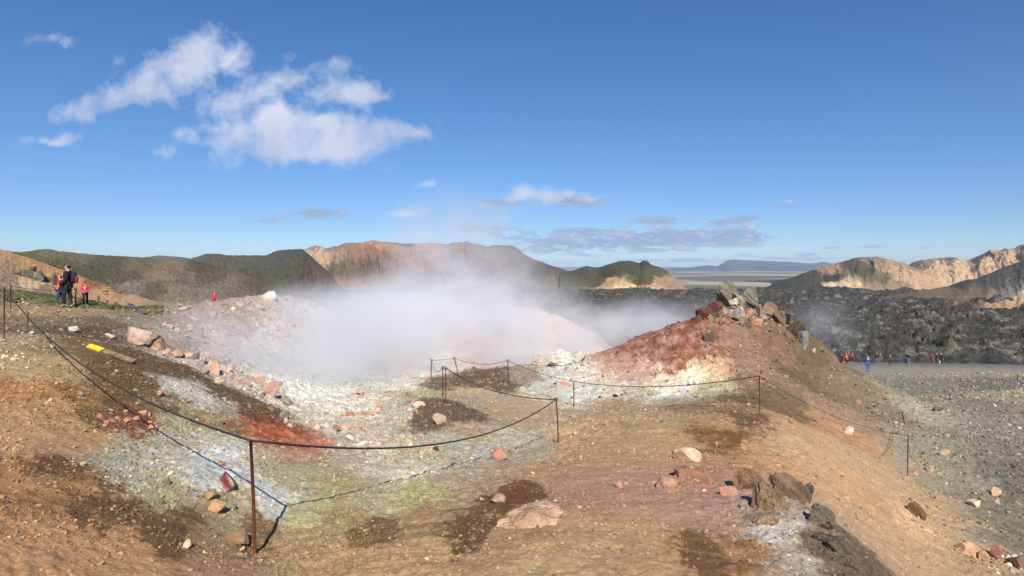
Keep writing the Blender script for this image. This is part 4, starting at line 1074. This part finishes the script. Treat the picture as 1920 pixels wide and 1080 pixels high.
T0 = post(8, 637, 8, 538, "rusty ring post at the left edge with pale stones at its foot")
T1 = post(20, 582, 20, 535, "thin post behind the leftmost ring post, left of the walkers", 22.5)
T2 = post(142, 577, 142, 541, "post between the person in black and the girl in pink", 25.6)
T3 = post(185, 578, 185, 556, "left and tallest of the three small posts before the orange hillside", 33)
T4 = post(201, 579, 201, 563, "middle one of the three small posts before the orange hillside", 38)
T5 = post(217, 579, 217, 567, "right and shortest of the three small posts before the orange hillside", 44)
T6 = post(52, 612, 53, 586, "short thin stake on the dark dip near the leftmost ring post", None, .008, False)
TF = post(480, 1040, 470, 826, "tall rusty post in the foreground holding the sagging rope", None, .0125, False)
TR = post(1048, 829, 1043, 747, "ring post at the corner of the ochre flat, in the middle of the picture")
TA = post(836, 758, 836, 689, "nearer ring post of the close pair at the left side of the path")
TB = post(831, 730, 830, 687, "farther ring post of the close pair at the left side of the path", 17.8)
TC_ = post(808, 712, 809, 674, "ring post against the steam, left end of the far fence")
TD = post(861, 704, 852, 670, "leaning thin post against the steam at the far end of the path")
TE = post(954, 722, 952, 675, "post between the path and the white crust before the pale crag")
TG = post(1076, 763, 1076, 715, "post on the pale crust left of the red mound", None, .0115, False)
TH = post(1424, 777, 1424, 705, "lone post right of the path below the red mound", None, .0115, False)
TI = post(1701, 893, 1703, 817, "slanting post on the slope edge above the grey gravel", None, .0115, False)
TJ = post(1701, 815, 1691, 772, "leaning post behind the slope edge, beyond the slanting post", 22, .0115, False)
TK = post(1908, 713, 1908, 702, "short stake far out on the gravel at the right edge", None, .02, False)


def rope(name, label, knots, sags, r=.009):
    pts = []
    for (a, b, sg) in zip(knots[:-1], knots[1:], sags):
        L = (b - a).length
        n = 22
        for i in range(n):
            t = i / n
            p = a.lerp(b, t)
            p.z -= 4 * sg * L * t * (1 - t)
            pts.append(p)
    pts.append(knots[-1].copy())
    return tag(tube(name, pts, [max(r, p.y / F * .34) for p in pts], mat_rope), label, "rope", "ropes of the fence")


rope("rope", "long dark rope sagging from the leftmost ring post through the front post round the pit", [T0, TF, TR, TA, TB, TC_, TD, TE, TG, TH], [.035, .05, .04, .01, .04, .02, .04, .02, .03])
rope("rope", "rope from the lone post below the red mound down to the slanting post", [TH, TI], [.05], .005)
rope("rope", "slack thin rope behind the walkers along the foot of the orange hillside", [T1, T2, T3, T4, T5], [.03, .05, .12, .12])
lp = [Vector(wpt(x, y, hit(x, y + 3).y - .4)) for x, y in [(1676, 802), (1674, 820), (1668, 838), (1655, 856)]]
rope("rope", "loose end of rope hanging in an arc left of the slanting post", lp, [0, 0, 0], .005)

# plank with a yellow end
pa = hit(166, 654)
pb = Vector(wpt(252, 667, pa.y * .985)); pb.z = gh(pb.x, pb.y)
pa.z = gh(pa.x, pa.y)
ax = (pb - pa); L = ax.length
lift = max(gh((pa + ax * q + Vector((0, dy, 0))).x, (pa + ax * q).y + dy) - (pa + ax * q).z for q in np.linspace(0, 1, 15) for dy in (-.06, .06))
root = tag(empty("wooden_plank", (pa + pb) / 2 + Vector((0, 0, 0.02 + lift))), "weathered wooden plank with a yellow painted end lying on brown soil", "plank")
zax = Vector((0, -.35, 1)).normalized(); xax = ax.normalized(); yax = zax.cross(xax).normalized(); zax = xax.cross(yax)
root.rotation_euler = Matrix((xax, yax, zax)).transposed().to_euler()


def box_mesh(name, lo, hi, mat, parent, bev=.004):
    bm = bmesh.new()
    bmesh.ops.create_cube(bm, size=1.0)
    for v in bm.verts:
        v.co = Vector([lo[i] + (hi[i] - lo[i]) * (v.co[i] + .5) for i in range(3)])
    bmesh.ops.bevel(bm, geom=bm.edges[:], offset=bev, segments=2, affect='EDGES')
    me = bpy.data.meshes.new(name); bm.to_mesh(me); bm.free()
    return link(name, me, mat, parent)


mat_wood = plain_material("weathered_wood", (150, 132, 108), .85, 0, 14, .3, (110, 84, 58))
mat_yel = plain_material("yellow_paint", (236, 206, 60), .6, 0, 30, .2)
box_mesh("board", (-L * .2, -.05, -.018), (L * .5, .05, .018), mat_wood, root)
box_mesh("painted_end", (-L * .5, -.052, -.019), (-L * .2, .052, .019), mat_yel, root)


# ---------------------------------------------------------------- people
def skin_mesh(name, chains, sub=1):
    """chains: lists of (x, y, z, radius) or (x, y, z, rx, ry); equal points are welded into one continuous surface"""
    bm = bmesh.new()
    lay = bm.verts.layers.skin.verify()
    seen = {}
    first = None
    for ch in chains:
        prev = None
        for p in ch:
            key = tuple(round(c, 4) for c in p[:3])
            if key not in seen:
                vv = bm.verts.new(p[:3])
                vv[lay].radius = (p[3], p[4] if len(p) > 4 else p[3])
                if first is None:
                    first = vv; vv[lay].use_root = True
                seen[key] = vv
            cur = seen[key]
            if prev is not None and prev is not cur and bm.edges.get((prev, cur)) is None:
                bm.edges.new((prev, cur))
            prev = cur
    me = bpy.data.meshes.new(name); bm.to_mesh(me); bm.free()
    o = bpy.data.objects.new(name + "_tmp", me); COL.objects.link(o)
    m = o.modifiers.new("skin", 'SKIN'); m.use_smooth_shade = True
    m2 = o.modifiers.new("sub", 'SUBSURF'); m2.levels = sub; m2.render_levels = sub
    dg = bpy.context.evaluated_depsgraph_get()
    res = bpy.data.meshes.new_from_object(o.evaluated_get(dg))
    res.name = name
    COL.objects.unlink(o); bpy.data.objects.remove(o)
    return res


_pm = {}


def cloth(rgb):
    if rgb not in _pm:
        _pm[rgb] = plain_material("cloth_%d" % len(_pm), rgb, .85, 0, 12, .3)
    return _pm[rgb]


mat_skin = plain_material("skin", (206, 158, 132), .6, 0, 8, .1)


def person(loc, rz, hgt, label, jacket, trousers, hair, boots=(70, 64, 60), pose="stand", cap=None, long_hair=False, hood=False, sub=1, coat=0.0, group=None):
    """local frame: facing -Y, 1.75 m tall, then scaled"""
    root = tag(empty("person", loc, rz), label, "person", group)
    k = hgt / 1.75
    root.scale = (k, k, k)
    lean = .0
    sh, hp = .19, .095
    arms, legs = [], []
    for s_ in (-1, 1):
        S0 = Vector((s_ * sh, 0, 1.40))
        if pose == "photo":
            E = Vector((s_ * .25, -.20, 1.24)); Wr = Vector((s_ * .09, -.33, 1.50)); fd = Vector((-s_ * .3, -.3, .9))
        elif pose == "front":
            E = Vector((s_ * .225, .03, 1.12)); Wr = Vector((s_ * .06, -.20, .95)); fd = Vector((-s_ * .5, -.4, -.7))
        elif pose == "poles":
            E = Vector((s_ * .28, .03, 1.14)); Wr = Vector((s_ * .30, -.2, 1.0)); fd = Vector((0, -.6, -.8))
        elif pose == "walk":
            E = Vector((s_ * .24, .06 * s_, 1.13)); Wr = Vector((s_ * .25, -.10 - .12 * s_, .90)); fd = Vector((0, -.3, -1))
        else:
            E = Vector((s_ * .235, .04, 1.12)); Wr = Vector((s_ * .245, -.05, .87)); fd = Vector((0, -.25, -1))
        arms.append((S0, E, Wr, fd.normalized(), s_))
        H0 = Vector((s_ * hp, 0, .90))
        if pose in ("walk", "poles"):
            K = Vector((s_ * .1, -.06 * s_ - .03, .50)); A = Vector((s_ * .1, -.13 * s_ + .03, .10))
        elif pose == "bent":
            K = Vector((s_ * .12, -.16, .52)); A = Vector((s_ * .11, .02, .10))
        else:
            K = Vector((s_ * .105, -.02, .50)); A = Vector((s_ * .11, .02, .10))
        legs.append((H0, K, A, s_))
    t = lambda v_, *r: (v_[0], v_[1], v_[2], *r)
    pel = Vector((0, 0, .95)); wai = Vector((0, .005, 1.10)); che = Vector((0, .01, 1.30)); nk = Vector((0, .005, 1.48)); hd = Vector((0, -.015, 1.60)); tp = Vector((0, -.01, 1.70))
    ch = [[t(pel, .14, .10), t(wai, .125, .095), t(che, .15, .105), t(nk, .058), t((0, -.005, 1.54), .066, .07), t((0, -.012, 1.61), .078, .095), t(tp, .062, .075)]]
    for S0, E, Wr, fd, s_ in arms:
        palm = Wr + fd * .05; kn = Wr + fd * .095
        ch.append([t(che, .15, .105), t(S0, .062), t(E, .045), t(Wr, .030), t(palm, .036, .020)])
        side = Vector((0, 1, 0)) if abs(fd.y) < .8 else Vector((1, 0, 0))
        side = (side - fd * side.dot(fd)).normalized()
        for j, ln in enumerate((.072, .082, .076, .058)):
            b0 = kn + side * (.026 - .018 * j) * 1.0
            curl = Vector((-s_ * .25, 0, 0)) * .5
            m_ = b0 + fd * ln * .55; e_ = b0 + (fd + curl).normalized() * ln
            ch.append([t(palm, .036, .020), t(b0, .0095), t(m_, .0085), t(e_, .007)])
        th = Wr + fd * .03 - side * -.038
        ch.append([t(palm, .036, .020), t(th + side * .01, .0105), t(th + side * .03 + fd * .035, .009)])
    for H0, K, A, s_ in legs:
        ch.append([t(pel, .14, .10), t(H0, .088), t(K, .058), t(A + Vector((0, 0, .12)), .046), t(A, .04), t(A + Vector((s_ * .015, -.13, -.06)), .036, .026)])
    link("body", skin_mesh("body", ch, sub), mat_skin, root)
    # face: nose, ears
    fv, fq = tube_arrays([(0, -.098, 1.625), (0, -.116, 1.598), (0, -.108, 1.588)], [.008, .016, .012], 6)
    me = bpy.data.meshes.new("nose"); me.from_pydata([tuple(v_) for v_ in fv], [], fq); link("nose", me, mat_skin, root)
    # jacket
    lo = .86 - coat
    jk = [[(0, 0, lo, .165 + coat * .1, .125 + coat * .1), (0, 0, .97, .155, .115), (0, .005, 1.10, .145, .115), (0, .01, 1.30, .172, .128), (0, .008, 1.44, .10, .09), (0, .006, 1.49, .075, .075)]]
    for S0, E, Wr, fd, s_ in arms:
        jk.append([(0, .01, 1.30, .172, .128), t(S0, .08), t(E, .062), t(E.lerp(Wr, .92), .048)])
    if hood:
        jk[0] += [(0, .0, 1.58, .10, .105), (0, .005, 1.67, .088, .095)]
    link("jacket", skin_mesh("jacket", jk, sub), cloth(jacket), root)
    tr = []
    for H0, K, A, s_ in legs:
        tr.append([(0, 0, .93, .15, .112), t(H0, .100), t(K, .073), t(A + Vector((0, 0, .03)), .06)])
    link("trousers", skin_mesh("trousers", tr, sub), cloth(trousers), root)
    for H0, K, A, s_ in legs:
        link("boot", skin_mesh("boot", [[t(A + Vector((0, 0, .06)), .056), t(A + Vector((0, .01, -.045)), .052, .05), t(A + Vector((s_ * .012, -.08, -.058)), .046, .038), t(A + Vector((s_ * .018, -.16, -.068)), .038, .026)]], sub), cloth(boots), root)
    if not hood:
        hr = [[(0, .03, 1.56, .075, .05), (0, .03, 1.63, .092, .088), (0, .012, 1.70, .078, .088)]]
        link("hair", skin_mesh("hair", hr, sub), cloth(hair), root)
        if long_hair:
            link("hair", skin_mesh("hair", [[(.05, -.05, 1.60, .035), (.07, -.09, 1.48, .045), (.08, -.125, 1.34, .045), (.075, -.13, 1.22, .03)]], sub), cloth(hair), root)
            link("hair", skin_mesh("hair", [[(-.06, .0, 1.60, .04), (-.08, -.05, 1.48, .045), (-.08, -.11, 1.36, .035)]], sub), cloth(hair), root)
    if cap:
        link("cap", skin_mesh("cap", [[(0, .01, 1.67, .095, .1), (0, .005, 1.715, .082, .09)], [(0, .01, 1.67, .095, .1), (0, -.10, 1.675, .07, .015), (0, -.165, 1.665, .06, .01)]], sub), cloth(cap), root)
    return root


def backpack(who, loc_off, rz, hgt, label, main, side):
    k = hgt / 1.75
    o = tag(empty("backpack", who.location + Vector(loc_off), rz), label, "backpack")
    o.scale = (k, k, k)
    link("bag", skin_mesh("bag", [[(0, 0, -.22, .15, .10), (0, .02, -.05, .17, .125), (0, .0, .16, .15, .10), (0, -.02, .26, .09, .07)]], 1), cloth(main), o)
    link("pocket", skin_mesh("pocket", [[(0, .10, -.18, .10, .05), (0, .12, -.02, .10, .06), (0, .09, .10, .07, .04)]], 1), cloth(side), o)
    for s_ in (-1, 1):
        tube("strap", [(s_ * .10, -.08, .2), (s_ * .13, -.2, .22), (s_ * .13, -.32, .08), (s_ * .14, -.28, -.12), (s_ * .13, -.08, -.22)], .022, cloth(main), o, 6)
    return o


NAVY, BLACK, REDC, JEANS = (44, 52, 84), (38, 36, 40), (208, 44, 50), (92, 116, 156)


def feet(px, py, d):
    x, y, _ = wpt(px, py, d)
    return Vector((x, y, gh(x, y)))


# the three walkers on the path (facing left, left, and half towards us)
def stand_h(px, ytop, d):
    """height of a figure whose head top is seen at row ytop"""
    f_ = feet(px, 0, d)
    return f_, -(ytop - HY) / F * d - f_.z


f_, h_ = stand_h(127, 495, 25)
w1 = person(f_, R(-78), h_, "tall person in black jacket and dark trousers facing left on the path", (36, 35, 40), (42, 42, 50), (40, 32, 30), (86, 84, 86), "walk", sub=2)
backpack(w1, (.21 * h_ / 1.75, .04, 1.18 * h_ / 1.75), R(-78), h_, "black, red and blue rucksack worn by the tall person in black", (40, 44, 66), (190, 40, 44))
link("scarf", skin_mesh("scarf", [[(-.07, -.06, 1.47, .035), (0, -.105, 1.45, .035), (.07, -.06, 1.47, .035)], [(0, -.105, 1.45, .035), (-.03, -.15, 1.32, .03), (-.03, -.15, 1.18, .028)]], 1), cloth((70, 110, 150)), w1)
f_, h_ = stand_h(113, 516, 25.6)
person(f_, R(-80), h_, "child in a red jacket and blue jeans half hidden behind the tall person in black", (200, 48, 60), (62, 76, 112), (52, 40, 34), (90, 84, 80), "walk", sub=1)
f_, h_ = stand_h(160, 527, 26.5)
w3 = person(f_, R(28), h_, "girl in a bright pink jacket with cap and long hair on the path", (238, 70, 104), (50, 46, 52), (150, 104, 74), (70, 66, 64), "front", (110, 80, 70), True, sub=2)
backpack(w3, (-.16 * h_ / 1.75, .2 * h_ / 1.75, 1.28 * h_ / 1.75), R(28), h_, "dark blue rucksack on the back of the girl in pink", (44, 50, 84), (60, 60, 96))
f_, h_ = stand_h(402, 554, 36)
person(f_, R(20), max(h_, .9), "tiny person in red seen from the waist up behind the pink ridge", (214, 50, 58), (60, 60, 66), (60, 44, 36), sub=1)

# the visitors on the gravel flat
GRP = "visitors on the gravel flat"
for (px, yf, yt, jc, tc, hc, pose, rz, lab, ex) in [
    (1571, 664, 651, BLACK, BLACK, BLACK, "stand", 160, "far person all in black at the lava edge, left of the grey one", dict(hood=True)),
    (1578, 663, 652, (150, 148, 146), (130, 126, 124), (70, 60, 54), "stand", 170, "far person in pale grey at the lava edge, right of the black one", {}),
    (1578, 682, 663, (48, 48, 54), (44, 44, 48), (90, 70, 56), "stand", 0, "person in a black jacket at the left end of the group, beside the slope", {}),
    (1587, 685, 663, (222, 52, 62), (44, 40, 44), (214, 196, 170), "front", 0, "person in a red jacket with light hair and black trousers, hands together", {}),
    (1598, 678, 661, (226, 50, 58), (52, 44, 50), (60, 44, 40), "walk", 10, "person in a loose red coat with dark hair, walking", dict(coat=.18)),
    (1624, 682, 661, (70, 72, 84), (50, 52, 66), (44, 38, 36), "stand", 170, "person in dark grey standing behind the one in the blue jacket", {}),
    (1627.5, 697, 667, (42, 92, 176), (74, 110, 156), (206, 170, 140), "photo", 150, "person in a bright blue jacket and jeans holding a camera up", {}),
    (1644, 684, 661, (44, 42, 44), (126, 122, 118), (50, 42, 38), "walk", 20, "person in a black top and grey trousers, beside the brown jacket", {}),
    (1650.5, 682, 661, (150, 84, 60), (92, 118, 156), (80, 60, 48), "walk", 20, "person in a rust brown jacket and jeans", {}),
    (1669, 685, 664, (84, 84, 92), (58, 58, 66), (120, 112, 108), "poles", 0, "person in grey walking with two trekking poles", {}),
    (1702, 683, 661, (58, 60, 70), (112, 142, 176), (50, 44, 42), "stand", 100, "person in a dark jacket and pale jeans standing apart", {}),
    (1747, 684, 664, (216, 50, 58), (46, 48, 58), (216, 50, 58), "walk", 80, "person in a red hooded jacket and dark trousers", dict(hood=True)),
    (1756, 684, 661, (44, 44, 50), (44, 46, 52), (40, 36, 36), "stand", 60, "person in black standing beside the red hooded jacket", {}),
    (1765, 684, 661, (46, 50, 52), (48, 50, 54), (44, 40, 38), "stand", -60, "person in black at the right end of the group, bag on the back", {}),
    (1762, 685, 675, (196, 206, 220), (190, 186, 190), (150, 180, 200), "bent", 20, "small child in white and pale blue between two people in black", dict(hood=True)),
]:
    d = hit(px, yf).y
    x, y, z = wpt(px, yf, d)
    person(Vector((x, y, z)), R(rz), (yf - yt) / F * d, lab, jc, tc, hc, (60, 56, 54), pose, group=GRP, sub=1, **ex)
    if pose == "poles":
        for s_ in (-1, 1):
            q = Vector((x + s_ * .34, y - .25, z))
            tag(tube("trekking_pole", [q + Vector((s_ * .05, -.1, 0)), q + Vector((0, 0, 1.05))], .014, mat_rust), "thin trekking pole in the %s hand of the person in grey" % ("left" if s_ < 0 else "right"), "pole")
    if pose == "photo":
        bm = bmesh.new(); bmesh.ops.create_cube(bm, size=1.0)
        for v_ in bm.verts: v_.co = Vector((v_.co.x * .10, v_.co.y * .05, v_.co.z * .16))
        bmesh.ops.bevel(bm, geom=bm.edges[:], offset=.008, segments=2, affect='EDGES')
        me = bpy.data.meshes.new("camera_phone"); bm.to_mesh(me); bm.free()
        hh = (yf - yt) / F * d / 1.75
        o = link("camera_phone", me, cloth((40, 40, 44))); o.location = Vector((x, y, z)) + Vector((math.sin(R(150)) * .36 * hh, -math.cos(R(150)) * .36 * hh, 1.56 * hh))
        tag(o, "small black camera held up by the person in blue", "camera")


# ---------------------------------------------------------------- steam and the air
def steam_volume(name, label, centre, radii, blobs, dens, scale=.22, thr=.06, warp=2.4):
    V, Fc = ico(4)
    P = V * np.array(radii)
    o = link(name, np_mesh(name, P, Fc, None, True))
    o.location = centre
    m = bpy.data.materials.new(name + "_material"); m.use_nodes = True
    t = NT(m.node_tree)
    pos = t.n('ShaderNodeNewGeometry').outputs['Position']
    wc = t.n('ShaderNodeTexNoise', {'Vector': pos, 'Scale': scale * .9, 'Detail': 3, 'Roughness': .55}).outputs['Color']
    pw = t.vec('ADD', pos, t.vec('MULTIPLY', t.vec('SUBTRACT', wc, (.5, .5, .5)), (warp * 1.6, warp * 1.6, warp * 1.3)))
    b = t.blobs(pw, [(c, r, s) for c, r, s in blobs])
    nz = t.n('ShaderNodeTexNoise', {'Vector': t.vec('MULTIPLY', pos, (1, 1, 1.5)), 'Scale': scale, 'Detail': 5, 'Roughness': .6}).outputs['Fac']
    nf = t.n('ShaderNodeTexNoise', {'Vector': pw, 'Scale': scale * 2.6, 'Detail': 4, 'Roughness': .6}).outputs['Fac']
    dn = t.math('MULTIPLY', b, t.math('MULTIPLY', t.ramp(nz, (.34, .66, .05, 2.1)), t.ramp(nf, (.32, .62, .35, 1.6))))
    dn = t.math('MULTIPLY', t.math('MAXIMUM', t.math('SUBTRACT', dn, thr), 0.0), dens)
    pv = t.n('ShaderNodeVolumePrincipled', {'Color': (.985, .985, .99), 'Density': dn, 'Anisotropy': .15})
    t.n('ShaderNodeOutputMaterial', {'Volume': pv.outputs[0]})
    o.data.materials.append(m)
    return tag(o, label, "steam", None, 'stuff')


def sb(px, py, d, rx, ry, rd, s):
    return (wpt(px, py, d), (rx / F * d, rd, ry / F * d), s)


STEAM = [sb(690, 612, 36, 215, 42, 7, .85), sb(840, 592, 38, 150, 44, 6, 1.15), sb(560, 648, 25.5, 170, 52, 4, .52), sb(800, 665, 33, 200, 34, 5, .48), sb(1000, 618, 38, 130, 36, 5, .8), sb(1130, 612, 39, 140, 30, 4, .65),
         sb(890, 535, 40, 110, 50, 5, .46), sb(740, 555, 39, 140, 32, 5, .26), sb(850, 470, 41, 120, 60, 6, .24), sb(880, 395, 42, 90, 60, 6, .13), sb(450, 645, 22, 130, 60, 4, .42), sb(565, 600, 28.5, 120, 48, 3.5, .48), sb(500, 615, 26.5, 110, 50, 3.5, .30), sb(1230, 594, 40, 90, 30, 4, .42), sb(560, 690, 22, 150, 50, 3.5, .30), sb(660, 720, 23, 150, 44, 4, .28), sb(720, 745, 18, 120, 34, 3, .15), sb(960, 665, 33, 130, 34, 4, .5)]
steam_volume("steam", "thick white steam rising out of the pit", wpt(820, 600, 34), (18.5, 19.0, 9.0), STEAM, .31)
steam_volume("steam_wisp", "thin veil of steam drifting off the right side of the mound", wpt(1540, 615, 42), (4.2, 6, 3.2), [sb(1535, 620, 42, 55, 36, 3, 1.0), sb(1500, 690, 38, 60, 30, 3, .7), sb(1560, 590, 42, 40, 30, 3, .6)], .05, .5, .1, 1.0)

HAZE = True
if HAZE:
    bm = bmesh.new(); bmesh.ops.create_cube(bm, size=1.0)
    for v_ in bm.verts:
        v_.co = Vector((v_.co.x * 21000, v_.co.y * 21000, -21 if v_.co.z < 0 else 110))
    me = bpy.data.meshes.new("haze"); bm.to_mesh(me); bm.free()
    m = bpy.data.materials.new("air"); m.use_nodes = True
    t = NT(m.node_tree)
    pv = t.n('ShaderNodeVolumePrincipled', {'Color': (.62, .80, 1.0), 'Density': 1.0e-4, 'Anisotropy': .0})
    t.n('ShaderNodeOutputMaterial', {'Volume': pv.outputs[0]})
    o = link("haze", me, m)
    tag(o, "thin blue haze of the far distance", "haze", None, 'stuff')
